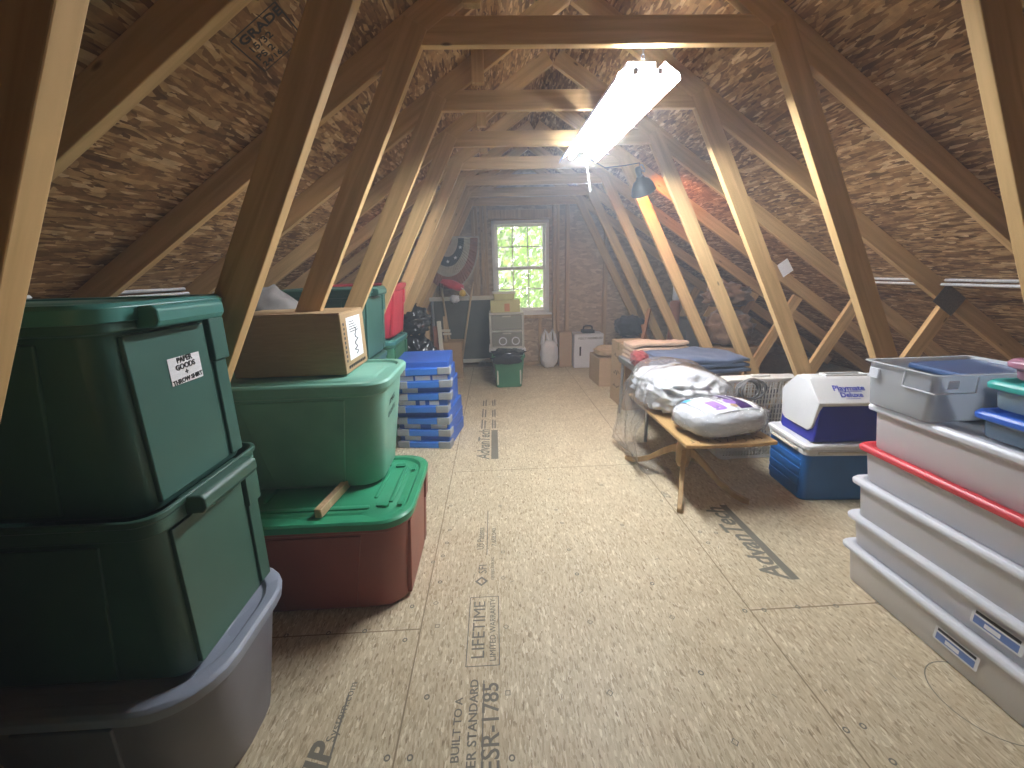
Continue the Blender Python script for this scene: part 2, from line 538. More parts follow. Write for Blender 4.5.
bm = bmesh.new(); box(bm, (CX, (YB + YF) / 2, -.02), (7.9, YB - YF + .3, .04))
floor = struct(bm, 'floor', M['floor'])
# joints between the floor panels
bm = bmesh.new()
def strip(x0, y0, x1, y1, w=.004, z=.0004, mi=0):
    d = Vector((x1 - x0, y1 - y0)); n = Vector((-d.y, d.x)).normalized() * w / 2
    vs = [bm.verts.new((x0 + n.x, y0 + n.y, z)), bm.verts.new((x0 - n.x, y0 - n.y, z)), bm.verts.new((x1 - n.x, y1 - n.y, z)), bm.verts.new((x1 + n.x, y1 + n.y, z))]
    bm.faces.new(vs).material_index = mi
XL, XR, YA = -.309, .910, 2.45
strip(XL, -1.5, XL, YB, .005); strip(XR, -1.5, XR, YB, .005)
strip(XL, YA, XR, YA, .005); strip(XL, YA + 2.44, XR, YA + 2.44, .005); strip(XL, YA - 2.44, XR, YA - 2.44, .005)
for yy in (YA - 1.2192, YA + 1.2192, YA + 3.6):
    strip(-3.2, yy, XL, yy, .005); strip(XR, yy, 4.0, yy, .006)
finish(bm, 'panel_joint', M['joint'], floor)
# nailing marks and mill print
bm = bmesh.new()
def ring(x, y, r=.010, n=10, w=.0042, z=.0005, ph=0):
    a = [bm.verts.new((x + (r) * math.cos(ph + 2 * PI * k / n), y + r * math.sin(ph + 2 * PI * k / n), z)) for k in range(n)]
    b = [bm.verts.new((x + (r - w) * math.cos(ph + 2 * PI * k / n), y + (r - w) * math.sin(ph + 2 * PI * k / n), z)) for k in range(n)]
    for k in range(n):
        bm.faces.new((a[k], a[(k + 1) % n], b[(k + 1) % n], b[k]))
RINGS = [(-0.357,1.188),(-0.79,1.236),(-0.640,1.236),(-0.511,1.236),(-0.248,0.978),(-0.329,0.819),(-0.268,0.816),(0.003,0.799),(-0.315,1.591),(-0.275,1.629),(-0.268,1.464),(0.301,1.626),(0.307,1.468),(0.954,1.709),(1.026,1.695),(0.951,1.625),(1.109,1.450),(1.094,1.233),(1.237,1.228),(0.889,1.229),(0.961,1.228),(0.977,0.818),(0.923,0.811),(0.979,0.731),(-0.267,1.722),(-0.263,1.825),(-0.009,2.023),(0.290,1.958),(0.303,1.838),(0.599,1.796),(1.40,1.229),(-.36,1.34),(.6,1.39),(.61,1.0),(.6,2.2),(.3,2.3),(-.28,2.05),(.88,2.0),(.94,1.95)]
DIAM = [(-0.002,0.975),(-0.000,1.219),(-0.002,1.635),(-0.005,1.468),(0.307,0.955),(0.306,1.219),(-.25,1.24),(.61,1.219),(.605,.80),(-.27,1.35)]
for x, y in RINGS:
    ring(x, y, .009)
for x, y in DIAM:
    ring(x, y, .011, 4, .003, ph=random.choice((0, PI / 4)))
def ftext(body, x, y, size, ang=90, mi=0, bold=.0, shear=0.0, align='LEFT', xs=1.0, fit=None):
    if fit:
        tb = bmesh.new(); text_bm(tb, body, size, Matrix.Identity(4), 'LEFT', 0, bold, shear, .0002)
        xs = fit / max(v.co.x for v in tb.verts); tb.free()
    text_bm(bm, body, size, Matrix.Translation((x, y, .0004)) @ Matrix.Rotation(math.radians(ang), 4, 'Z'), align, mi, bold, shear, .0002, xs)
# print running along the middle panel, read from the right hand side
ftext('ESR-1785', -.052, .765, .070, bold=.0008, fit=.245)
ftext('HIGHER STANDARD', -.104, .690, .036, bold=.0005, fit=.335)
ftext('BUILT TO A', -.148, .795, .032, bold=.0004, fit=.175)
strip(-.076, .62, -.076, 1.02, .004)
ftext('LIFETIME', -.096, 1.095, .064, bold=.0, fit=.25)
ftext('LIMITED WARRANTY', -.047, 1.085, .030, fit=.272)
for a in ((-.136, 1.07, -.136, 1.368), (-.026, 1.07, -.026, 1.368), (-.136, 1.07, -.026, 1.07), (-.136, 1.368, -.026, 1.368)):
    strip(*a, .0035)
ftext('SFI', -.090, 1.50, .05, xs=1.0); ring(-.095, 1.455, .028, 4, .012)
ftext('CERTIFIED SOURCING', -.048, 1.46, .018, xs=.8)
ftext('US Patents', -.105, 1.66, .046, xs=.85); strip(-.075, 1.62, -.075, 1.98, .004)
ftext('7,658,040', -.042, 1.68, .03, xs=1.2)
# brand further off
ftext('AdvanTech', -.112, 2.62, .125, bold=.002, shear=.25, fit=.56)
strip(-.035, 2.62, -.035, 3.16, .05)
for y0, y1 in ((3.2, 3.42), (3.48, 3.72), (3.80, 4.0)):
    for dx in (-.14, -.115, -.05, -.03):
        strip(dx, y0, dx, y1 - random.uniform(0, .06), .012)
# brand beside the bench, read from the other side
ftext('AdvanTech', 1.125, 1.375, .125, ang=90, bold=.003, shear=.25, fit=.54)
strip(1.185, 1.93, 1.185, 1.37, .036)
ftext('ZIP', -.515, .735, .09, ang=86, bold=.003, shear=.2)
ftext('System.com', -.497, .868, .036, ang=86)
strip(-.478, .72, -.490, 1.0, .006)
ftext('ZIP', .93, 2.02, .05, ang=90, shear=.2)
for k in range(26):        # short pen and saw marks scattered over the boards
    x, y = random.uniform(-.25, 1.25), random.uniform(.75, 3.2); a = random.uniform(0, 3.1); l = random.uniform(.008, .028)
    strip(x, y, x + l * math.cos(a), y + l * math.sin(a), .0022)
finish(bm, 'panel_print', M['floor_ink'], floor)
bm = bmesh.new()   # a pale ring left by something that stood there
n = 40
a = [bm.verts.new((1.375 + .115 * math.cos(2 * PI * k / n), .865 + .125 * math.sin(2 * PI * k / n), .0004)) for k in range(n)]
b = [bm.verts.new((1.375 + .112 * math.cos(2 * PI * k / n), .865 + .122 * math.sin(2 * PI * k / n), .0004)) for k in range(n)]
for k in range(n):
    bm.faces.new((a[k], a[(k + 1) % n], b[(k + 1) % n], b[k]))
finish(bm, 'ring_stain', M['floor_ink'], floor)

# roof slopes
for side, nm in ((-1, 'ceiling_left'), (1, 'ceiling_right')):
    bm = bmesh.new()
    E_ = 3.95
    pts = [(0, R0), (side * E_, deck(E_)), (side * E_, deck(E_) + .03), (0, R0 + .03)]
    ang = math.atan(SL) * (1 if side < 0 else -1)
    # built flat (local x down the slope, y along the house) so the strands follow the board
    ln = E_ / math.cos(math.atan(SL))
    box(bm, (side * ln / 2, 0, .0075), (ln, YB - YF + .5, .015))
    o = struct(bm, nm, M['roof'])
    o.location = (CX, (YB + YF) / 2, R0)
    o.rotation_euler = (0, side * math.atan(SL), 0)
    if side < 0:
        bm = bmesh.new()     # grade stamp between two rafters
        base = Matrix.Rotation(PI, 4, 'X')
        cx_, cy_ = -1.225, 1.408 - (YB + YF) / 2
        def T(x, y, ang): return Matrix.Translation((x, y, -.0006)) @ Matrix.Rotation(PI, 4, 'X') @ Matrix.Rotation(ang, 4, 'Z')
        for tx_, sz_, yy_ in (('GRADE', .044, -.055), ('15/32', .036, -.012), ('PS 2', .036, .028), ('24/16', .030, .064)):
            text_bm(bm, tx_, sz_, T(cx_ - .062, cy_ + yy_, 0), 'LEFT', 0, .0012 if sz_ > .04 else .0004)
        for x0, y0, x1, y1 in ((-.075, -.085, .08, -.085), (-.075, .085, .08, .085), (-.075, -.085, -.075, .085), (.08, -.085, .08, .085)):
            d = Vector((x1 - x0, y1 - y0)); nn = Vector((-d.y, d.x)).normalized() * .002
            bm.faces.new([bm.verts.new((cx_ + x + q.x, cy_ + y + q.y, -.0007)) for x, y, q in ((x0, y0, nn), (x1, y1, nn), (x1, y1, -nn), (x0, y0, -nn))])
        finish(bm, 'grade_stamp', M['ink'], o)

# gable walls
WX0, WX1, WZ0, WZ1 = -.005, .725, .70, 1.86      # rough opening of the window
bm = bmesh.new()
def quad(pts, y0, y1):
    prism(bm, pts, y0, y1, 'y')
E_ = 3.9
xl, xr = CX - E_, CX + E_
def dz(x): return R0 - SL * abs(x - CX) + .02
quad([(xl, -.02), (WX0, -.02), (WX0, dz(WX0)), (xl, dz(xl))], YB, YB + .03)
quad([(WX1, -.02), (xr, -.02), (xr, dz(xr)), (WX1, dz(WX1))], YB, YB + .03)
quad([(WX0, -.02), (WX1, -.02), (WX1, WZ0), (WX0, WZ0)], YB, YB + .03)
quad([(WX0, WZ1), (WX1, WZ1), (WX1, dz(WX1)), (CX, dz(CX)), (WX0, dz(WX0))], YB, YB + .03)
wall_m = M['roof']
m2, nt, out = new_mat('gable_strand_board')
b_ = principled(nt, out, (.4, .28, .16), .65, .2)
st = [(0, (.37, .275, .18)), (.4, (.45, .34, .23)), (.8, (.53, .41, .28)), (1, (.60, .48, .34))]
colr, hg = flakes(nt, [((16, 20, 42), (0, 0, 0)), ((14, 20, 46), (0, .45, 0)), ((18, 20, 40), (0, -.5, 0))], st)
nt.links.new(colr, b_.inputs['Base Color']); bump(nt, hg, b_, .3, .003)
M['gable'] = m2
struct(bm, 'wall_back', M['gable'])
bm = bmesh.new()
quad([(xl, -.02), (xr, -.02), (xr, dz(xr)), (CX, dz(CX)), (xl, dz(xl))], YF - .03, YF)
struct(bm, 'wall_front', M['gable'])

# studs of the window wall
def stud(x, w, z0, z1, y=YB - .046, d=.089, nm='wall_stud'):
    bm = bmesh.new(); box(bm, (0, 0, 0), (w, d, z1 - z0))
    o = struct(bm, nm, M['stud'], bevel=.003)
    o.location = (x, y, (z0 + z1) / 2)
    return o
for x, w in ((-.235, .038), (-.192, .038), (-.125, .038), (-.075, .038), (.795, .038), (.84, .038), (.965, .045), (1.47, .045), (-.75, .04), (1.95, .04)):
    stud(x, w, 0, min(2.38, dz(x) - .16))
for z, h, nm in ((.665, .07, 'window_sill_lumber'), (1.93, .10, 'window_header')):
    bm = bmesh.new(); box(bm, (0, 0, 0), (.80, .089, h))
    o = struct(bm, nm, M['stud'], bevel=.003); o.location = (.36, YB - .046, z); o['kind'] = 'structure'
for x in (.12, .36, .60):
    stud(x, .038, 0, .63)
bm = bmesh.new(); box(bm, (CX, YB - .046, .019), (5.4, .089, .038))
struct(bm, 'baseboard_back', M['stud'], bevel=.003)

# window: white vinyl double hung with grilles
win = bpy.data.objects.new('window_1', None); COL.objects.link(win); win['kind'] = 'structure'
win.location = (.36, YB - .02, 1.28)
W2, H2 = .365, .58
def rectframe(bm, hw, hh, t, d, y=0.0, zc=0.0):
    box(bm, (-hw + t / 2, y, zc), (t, d, 2 * hh)); box(bm, (hw - t / 2, y, zc), (t, d, 2 * hh))
    box(bm, (0, y, zc + hh - t / 2), (2 * hw, d, t)); box(bm, (0, y, zc - hh + t / 2), (2 * hw, d, t))
bm = bmesh.new(); rectframe(bm, W2, H2, .045, .12)
finish(bm, 'window_frame', M['vinyl'], win, bevel=.004)
for k, (zc, y) in enumerate(((.265, .02), (-.265, -.015))):
    bm = bmesh.new(); rectframe(bm, W2 - .045, .275, .032, .03, y, zc)
    s = finish(bm, 'sash', M['vinyl'], win, bevel=.003)
    bm = bmesh.new()
    for x in (-.098, .098):
        box(bm, (x, y, zc), (.014, .012, .50))
    box(bm, (0, y, zc), (.58, .012, .014))
    finish(bm, 'grille', M['vinyl'], s)
    bm = bmesh.new(); box(bm, (0, y + .009, zc), (.60, .004, .50))
    finish(bm, 'pane', M['glass'], s)
bm = bmesh.new(); box(bm, (0, -.04, -.59), (.80, .07, .025))
finish(bm, 'sill', M['vinyl'], win, bevel=.004)

# ------------------------------------------------------------------ outside
bm = bmesh.new(); box(bm, (0, 30, -3.0), (80, 46, .1))
mg, nt, out = new_mat('lawn_green'); principled(nt, out, (.12, .22, .05), .9, .1)
struct(bm, 'ground', mg)
def tree(x, y, h, n, label, seed, spread):
    rnd = random.Random(seed)
    t = thing('tree', label, 'tree', (x, y, -2.95), 0, 'trees outside the window')
    bm = bmesh.new()
    tube(bm, [(0, 0, 0), (.06, 0, h * .35), (-.05, .05, h * .7), (.05, 0, h)], [.15, .12, .09, .03], 10)
    for k in range(9):
        a = rnd.uniform(0, 2 * PI); z = h * rnd.uniform(.35, .9); l = rnd.uniform(.8, 1.6)
        tube(bm, [(0, 0, z), (l * .5 * math.cos(a), l * .5 * math.sin(a), z + .3), (l * math.cos(a), l * math.sin(a), z + .5)], [.045, .03, .01], 6)
    finish(bm, 'trunk', M['bark'], t, smooth=True)
    bm = bmesh.new()
    for k in range(n):
        p = Vector((max(-2.2, min(2.2, rnd.gauss(0, spread))), max(-1.8, min(1.8, rnd.gauss(0, spread * .6))), h * rnd.uniform(.28, 1.05)))
        s = rnd.uniform(.05, .11)
        a = Vector((rnd.uniform(-1, 1), rnd.uniform(-1, 1), rnd.uniform(-1, 1))).normalized()
        c = a.orthogonal().normalized(); d = a.cross(c)
        bm.faces.new([bm.verts.new(p + q) for q in (c * s, d * s * .5, -c * s, -d * s * .5)])
    finish(bm, 'foliage', M['leaf'], t)
tree(.35, 9.6, 6.4, 5600, 'pale trunked leafy tree outside behind the middle window panes', 3, 1.0)
tree(1.6, 16.0, 7.4, 5200, 'yellow green leafy tree farther off, seen between the nearer leaves', 5, 1.3)

# world: bright overcast sky
wd = bpy.data.worlds.new('sky'); SC.world = wd; wd.use_nodes = True
nt = wd.node_tree
bg = nt.nodes['Background']; bg.inputs[0].default_value = (.93, .97, 1.0, 1); bg.inputs[1].default_value = 1.0
# thin scattering haze added in place of lens glare, for the lamp's bluish glow
vs_ = nt.nodes.new('ShaderNodeVolumeScatter')
vs_.inputs['Color'].default_value = (.80, .90, 1.0, 1); vs_.inputs['Density'].default_value = .037; vs_.inputs['Anisotropy'].default_value = .2
nt.links.new(vs_.outputs[0], nt.nodes['World Output'].inputs['Volume'])
# the overcast sky itself, a wide dome of light over the garden
bm = bmesh.new(); bmesh.ops.create_uvsphere(bm, u_segments=32, v_segments=16, radius=34)
for v in list(bm.verts):
    if v.co.z < -6: v.co.z = -6
o = struct(bm, 'sky', emit('sky_light', (.93, .97, 1.0), 8.0)); o.location = (CX, 14, 0)

# ------------------------------------------------------------------ roof trusses
def member(name, p0, p1, w, t, y, parent, mat=None, side=1):
    """lumber from p0 to p1 (x,z) along one edge; w is laid off to the given side of the run; t thick in y"""
    a = Vector((p0[0], p0[1])); b = Vector((p1[0], p1[1])); L = (b - a).length
    ang = math.atan2(b.y - a.y, b.x - a.x)
    bm = bmesh.new(); box(bm, (L / 2, 0, side * w / 2), (L, t, w))
    o = finish(bm, name, mat or M['pine'], parent, bevel=.0025)
    o.location = (a.x, y, a.y); o.rotation_euler = (0, -ang, 0)
    return o

TY = [.572] + [.50 + .6096 * i for i in range(1, 9)]
names = ['nearest the photographer, standing in front of the tall dark green tote stack',
         'second from the photographer, its leg crossing the cardboard box',
         'third from the photographer, at the near end of the hanging shop light',
         'fourth from the photographer, over the middle of the shop light',
         'just past the far end of the shop light, leg edge lit orange',
         'whose leg glows orange right behind the clamp lamp',
         'third from the window wall, behind the glowing lamp leg',
         'second from the window wall, beside the trash bags',
         'closest to the window wall, framing the window']
LEGW = .089
for i, y in enumerate(TY):
    t = thing('roof_truss', 'pine roof truss ' + names[i], 'roof truss', (CX, y + .019, 0), 0, 'pine roof trusses')
    for s in (-1, 1):
        # rafter: underside 2.46 - .667 dx
        member('rafter', (0, 2.46), (s * 3.62, 2.46 - SL * 3.62), .089, .0355, 0, t, side=1 if s > 0 else -1)
        zt = 2.06
        ox = .038 if (i == 1 and s < 0) else 0.0
        member('leg', (s * (1.70 - .53 * zt) + ox, zt), (s * 1.70 + ox, 0), LEGW, .038, 0, t, side=1 if s > 0 else -1)
        # strut from the leg foot out to the rafter
        member('strut', (s * 1.735, .13), (s * 2.185, .985), LEGW, .030, 0, t, side=-1 if s > 0 else 1)
        bm = bmesh.new()
        if i == 3 and s == 1:
            box(bm, (s * 2.22, -.0200, 1.02), (.16, .002, .13), ry=s * .588)
            finish(bm, 'gusset_plate', M['plate'], t)
        else:
            bm.free()
    member('collar_beam', (-.66, 2.012), (.66, 2.012), .087, .033, 0, t)
    member('web_post', (-.42, 2.115), (-.42, 2.262), .06, .036, -.037, t)
    if i % 2 == 0:
        member('web_brace', (-.50, 2.10), (-.30, 2.25), .05, .02, .028, t)

# light metal strips between the sheets of roof boarding
def roof_strip(y0, y1, side, dxx, label):
    bm = bmesh.new()
    for off in (0, .028):
        box(bm, (0, 0, -off), (.012, y1 - y0, .014))
    o = finish(bm, 'metal_strip', M['strip'], bevel=.002)
    o.location = (CX + side * dxx, (y0 + y1) / 2, deck(dxx) - .016)
    o.rotation_euler = (0, side * math.atan(SL), 0)
    tag(o, label, 'metal strip', 'metal strips on the roof boards')
roof_strip(1.15, 1.55, -1, 2.03, 'thin bright metal strip on roof boards directly above the dark green tote stack')
roof_strip(1.76, 2.30, -1, 2.03, 'thin bright metal strip on roof boards just past the teal tote lid')
roof_strip(2.38, 2.90, -1, 2.03, 'thin bright metal strip on roof boards above the grey sack')
roof_strip(1.76, 2.30, 1, 2.13, 'thin metal strip on roof boards above the open clear box')
roof_strip(2.38, 2.90, 1, 2.13, 'thin metal strip on roof boards behind the lidded picnic cooler')

# ================================================================== lamps
def shop_light():
    t = thing('shop_light', 'long white fluorescent shop light glowing under the collar beams', 'light', (.572, 2.30, 1.905), .018)
    L = .60
    bm = bmesh.new()
    prof = [(-.118, -.012), (-.112, .008), (-.0572, .042), (.0572, .042), (.112, .008), (.118, -.012)]
    outer = [(x * 1.0, z + .003) for x, z in prof]
    va = [[bm.verts.new((x, yy, z)) for x, z in prof] for yy in (-L, L)]
    vb = [[bm.verts.new((x, yy, z + .003)) for x, z in prof] for yy in (-L, L)]
    for j in (0, 1, 3, 4):  # narrow slots beside the housing, added to leak light up towards the ridge
        bm.faces.new((va[0][j], va[0][j + 1], va[1][j + 1], va[1][j]))
        bm.faces.new((vb[0][j], vb[1][j], vb[1][j + 1], vb[0][j + 1]))
    finish(bm, 'reflector', M['lamp_white'], t)
    bm = bmesh.new(); box(bm, (0, .02, .062), (.112, 2 * L - .12, .034)); finish(bm, 'housing', M['lamp_white'], t, bevel=.004)
    for x in (-.045, .045):
        bm = bmesh.new(); tube(bm, [(x, -L + .03, .018), (x, L - .03, .018)], .0135, 12)
        finish(bm, 'tube', M['tube'], t, smooth=True)
    for yy in (-L + .012, L - .012):
        for x in (-.045, .045):
            bm = bmesh.new(); box(bm, (x, yy, .018), (.018, .012, .020)); finish(bm, 'lamp_holder', M['lamp_white'], t, bevel=.003)
    for yy in (-.53, .62):
        bm = bmesh.new()
        for k in range(5):
            z = .088 + k * .016; a = (k % 2) * PI / 2
            tube(bm, [(.006 * math.cos(q) * math.cos(a), yy + .006 * math.cos(q) * math.sin(a), z + .011 * math.sin(q)) for q in [2 * PI * j / 10 for j in range(10)]], .0016, 5, closed=True)
        finish(bm, 'chain', M['steel'], t)
    bm = bmesh.new()
    for k in range(13):
        z = -.004 - k * .0135; a = (k % 2) * PI / 2
        tube(bm, [(.062 + .004 * k * .6 + .005 * math.cos(q) * math.cos(a), L + .008 + .005 * math.cos(q) * math.sin(a), z + .009 * math.sin(q)) for q in [2 * PI * j / 10 for j in range(10)]], .0017, 5, closed=True)
    finish(bm, 'pull_chain', M['vinyl'], t)
    return t
shop_light()

def clamp_lamp():
    t = thing('clamp_lamp', 'black bell shaped clamp lamp throwing orange light on the legs', 'lamp', (1.13, 3.33, 1.85))
    ax = Vector((.42, .40, -.80)).normalized()
    q = Vector((0, 0, -1)).rotation_difference(ax).to_matrix()
    bm = bmesh.new()
    prof = [(.018, .055), (.026, .05), (.034, .03), (.058, .012), (.078, -.02), (.088, -.058), (.092, -.066)]
    lathe(bm, prof, 28, axis_m=q); lathe(bm, [(r - .003, z - .002) for r, z in reversed(prof)], 28, axis_m=q)
    finish(bm, 'lamp_shade', M['black_plastic'], t, smooth=True)
    bm = bmesh.new(); lathe(bm, [(.001, .125), (.018, .12), (.022, .10), (.020, .05), (.001, .05)], 16, axis_m=q)
    finish(bm, 'socket', M['black_plastic'], t, smooth=True)
    bm = bmesh.new()
    lathe(bm, [(.001, .02), (.012, .015), (.016, 0), (.030, -.03), (.030, -.05), (.018, -.066), (.001, -.07)], 16, axis_m=q)
    finish(bm, 'bulb', M['bulb'], t, smooth=True)
    bm = bmesh.new()
    for s in (-1, 1):
        tube(bm, [(-.02, .02, .09), (.0, .05, .125 + s * .01), (.04, .12, .13 + s * .02), (.075, .165, .12 + s * .006)], .006, 8)
    finish(bm, 'spring_clamp', M['steel'], t, smooth=True)
    bm = bmesh.new()
    tube(bm, [(-.03, -.045, .095), (-.05, -.08, .12), (-.16, -.10, .10), (-.32, -.16, .075), (-.46, -.3, .10)], .0035, 6)
    finish(bm, 'power_cord', M['rubber'], t, smooth=True)
clamp_lamp()

# ================================================================== storage totes
def tote(name, label, loc, L, W, H, inset, body, lid=None, rz=0.0, group=None, rad=.07, handles=True, lid_pattern=False, open_rim=False, cat='storage tote', lid_label=None, panels=True):
    t = thing(name, label, cat, loc, rz, group)
    hx, hy = L / 2 - .018, W / 2 - .018
    bm = bmesh.new()
    zr = H - .055
    def sec(z, extra=0.0):
        k = z / H
        i = inset * (1 - k)
        return ringz(hx - i + extra, hy - i + extra, rad, z)
    rings = [ringz(hx - inset - .014, hy - inset - .014, rad, 0), sec(.006, -.004), sec(.016), sec(zr), sec(zr + .004, .010), sec(H - .022, .011), sec(H - .020, .015), sec(H - .008, .016), sec(H - .006, .012)]
    if lid is not None:
        rings = rings[:5] + [sec(H - .026, .010)]
    else:
        rings += [sec(H - .006, .008), sec(H - .02, .002), sec(.03, -.004), sec(.012, -.02)]
    loft(bm, rings)
    # raised end panels with shoulders
    for s in (-1, 1):
        if not panels:
            break
        def xw(z, e): return s * (hx - inset * (1 - z / H) + e)
        ye = hy - rad * .75
        for (y0, y1, z0, z1, e) in ((-ye + .006, ye - .055, .02, zr - .005, .007), (ye - .040, ye + .004, .02, zr - .10, .007), (ye - .045, ye + .010, zr - .10, zr + .004, .014)):
            if s < 0:
                y0, y1 = -y1, -y0
            vs = [(xw(z0, -.012), y0, z0), (xw(z0, -.012), y1, z0), (xw(z1, -.012), y1, z1), (xw(z1, -.012), y0, z1)]
            vo = [(xw(z0, e), y0, z0), (xw(z0, e), y1, z0), (xw(z1, e), y1, z1), (xw(z1, e), y0, z1)]
            loft(bm, [vs, vo])
    # stepped long sides
    for s in (-1, 1):
        def yw(z, e): return s * (hy - inset * (1 - z / H) + e)
        x0, x1 = -hx + rad + .06, hx - rad - .06
        z0, z1 = .02, zr - .01
        loft(bm, [[(x0 + .06, yw(z0, -.012), z0), (x1 - .06, yw(z0, -.012), z0), (x1, yw(z1, -.012), z1), (x0, yw(z1, -.012), z1)],
                  [(x0 + .06, yw(z0, .006), z0), (x1 - .06, yw(z0, .006), z0), (x1, yw(z1, .006), z1), (x0, yw(z1, .006), z1)]])
    bmesh.ops.recalc_face_normals(bm, faces=bm.faces)
    finish(bm, 'body', body, t, smooth=True, bevel=0)
    bodyo = t.children[0]
    for p in bodyo.data.polygons:
        p.use_smooth = True
    md = bodyo.modifiers.new('bevel', 'BEVEL'); md.width = .004; md.segments = 2; md.limit_method = 'ANGLE'; md.angle_limit = math.radians(40)
    md.harden_normals = True
    if lid is not None:
        bm = bmesh.new()
        def lr(e, z): return ringz(hx + e, hy + e, rad + .012, z)
        loft(bm, [lr(.008, H - .034), lr(.016, H - .034), lr(.019, H - .008), lr(.012, H), lr(-.010, H), lr(-.018, H - .010), lr(-.05, H - .010), lr(-.058, H - .003)])
        if lid_pattern:
            for (px_, py_, sx_, sy_) in ((hx - .075, 0, .016, W * .52), (hx - .14, 0, .014, W * .40), (-hx + .075, 0, .016, W * .52), (-hx + .14, 0, .014, W * .40)):
                loft(bm, [ringz(sx_ / 2, sy_ / 2, .007, H - .006, 4, px_, py_), ringz(sx_ / 2, sy_ / 2, .007, H + .002, 4, px_, py_), ringz(sx_ / 2 - .004, sy_ / 2 - .004, .004, H + .004, 4, px_, py_)])
            for sy in (-1, 1):
                loft(bm, [ringz(L * .28, .012, .01, H - .006, 4, 0, sy * (hy - .085)), ringz(L * .28, .012, .01, H + .002, 4, 0, sy * (hy - .085)), ringz(L * .28 - .004, .008, .008, H + .004, 4, 0, sy * (hy - .085))])
                for sx in (-1, 1):
                    loft(bm, [ringz(.022, .014, .008, H - .006, 4, sx * (hx - .10), sy * (hy - .10)), ringz(.022, .014, .008, H + .004, 4, sx * (hx - .10), sy * (hy - .10))])
                    box(bm, (sx * (hx - .036), sy * (hy - .12), H - .001), (.016, .05, .006))
        bmesh.ops.recalc_face_normals(bm, faces=bm.faces)
        lo = finish(bm, 'lid', lid, t, smooth=True, bevel=.0025, angle=40)
        lo.modifiers[0].harden_normals = True
        if lid_label: lo['label'] = lid_label
    if handles:
        for s in (-1, 1):
            bm = bmesh.new()
            xh = s * (hx + .018)
            prof = [(-.025, H - .052), (.026, H - .050), (.034, H - .038), (.034, H - .016), (.026, H - .008), (-.025, H - .010)]
            prism(bm, [(xh + s * a_, z_) for a_, z_ in prof], -.10, .10, 'y')
            finish(bm, 'handle', lid if lid is not None else body, t, bevel=.004)
    return t

# front left stack, three high
XC = -.975
tote('storage_tote', 'grey tote with blue grey lid at the bottom of the tall stack', (XC + .02, .905, 0), .63, .46, .385, .05, M['grey'], M['grey_lid'], group='stacked totes', handles=False, panels=False, lid_label='blue grey lid', rad=.13)
tote('storage_tote', 'dark green tote without lid, middle of the tall stack', (XC + .010, .915, .386), .60, .40, .42, .012, M['mid_green'], None, group='stacked totes', rad=.045)
tA = tote('storage_tote', 'dark green tote with white paper label, topmost of the tall stack', (XC + .02, .915, .785), .575, .385, .42, .008, M['dark_green'], M['teal_lid'], group='stacked totes', lid_label='teal lid', rad=.045)
# label: paper goods
bm = bmesh.new()
def wall_patch(bm, z0, z1, y0, y1, H, hx, inset, e, mi=0):
    def xw(z): return hx - inset * (1 - z / H) + e
    bm.faces.new([bm.verts.new(p) for p in ((xw(z0), y0, z0), (xw(z0), y1, z0), (xw(z1), y1, z1), (xw(z1), y0, z1))]).material_index = mi
wall_patch(bm, .240, .298, -.045, .050, .42, .2695, .008, .0085)
tl = math.atan2(.055, .425)
def on_end(y, z, H, hx, inset, e, roll=0.0):
    x = hx - inset * (1 - z / H) + e
    return frame4((x, y, z), (0, 1, 0), (math.sin(math.atan(inset / H)), 0, math.cos(math.atan(inset / H)))) @ Matrix.Rotation(roll, 4, 'Z')
for row, (tx, zz) in enumerate((('PAPER', .301), ('GOODS', .286), ('+', .272), ('THROW SHIRT', .257))):
    text_bm(bm, tx, .0165 if row < 3 else .0135, on_end(.0025, zz - .010, .42, .2695, .008, .0091, .06), 'CENTER', 1, .0004)
finish(bm, 'paper_label', [M['paper'], M['ink']], tA)
# corner of one more tote beside the photographer
tote('storage_tote', 'dark green tote sliver in the bottom corner beside the grey tote', (-1.10, .30, 0), .62, .44, .60, .03, M['mid_green'], M['mid_green'], group='stacked totes', handles=False)

# second stack
tote('storage_tote', 'brick red tote with bright green lid on the floor', (-.70, 1.575, 0), .74, .56, .405, .028, M['rust'], M['bright_green'], lid_pattern=True, handles=False, group='stacked totes', rad=.10, lid_label='bright green lid')
tM = tote('storage_tote', 'sea green tote carrying the cardboard box, on the brick red tote', (-.765, 1.705, .409), .71, .47, .452, .060, M['mint'], M['mint'], handles=False, panels=False, group='stacked totes', rad=.08)
bm = bmesh.new()
for tx, zz, ss in (('XMAS', .33, .034), ('LIGHTS', .28, .034)):
    text_bm(bm, tx, ss, on_end(-.02, zz, .452, .337, .060, .0012, .12), 'CENTER', 0, -.0004)
finish(bm, 'pen_writing', M['ink'], tM)
bm = bmesh.new(); box(bm, (0, 0, 0), (.026, .26, .034))
o = finish(bm, 'wood_stick', M['board'], bevel=.003); o.location = (-.640, 1.465, .424); o.rotation_euler = (0, 0, -.12)
tag(o, 'short square wood stick lying on the bright green tote lid', 'wood stick')

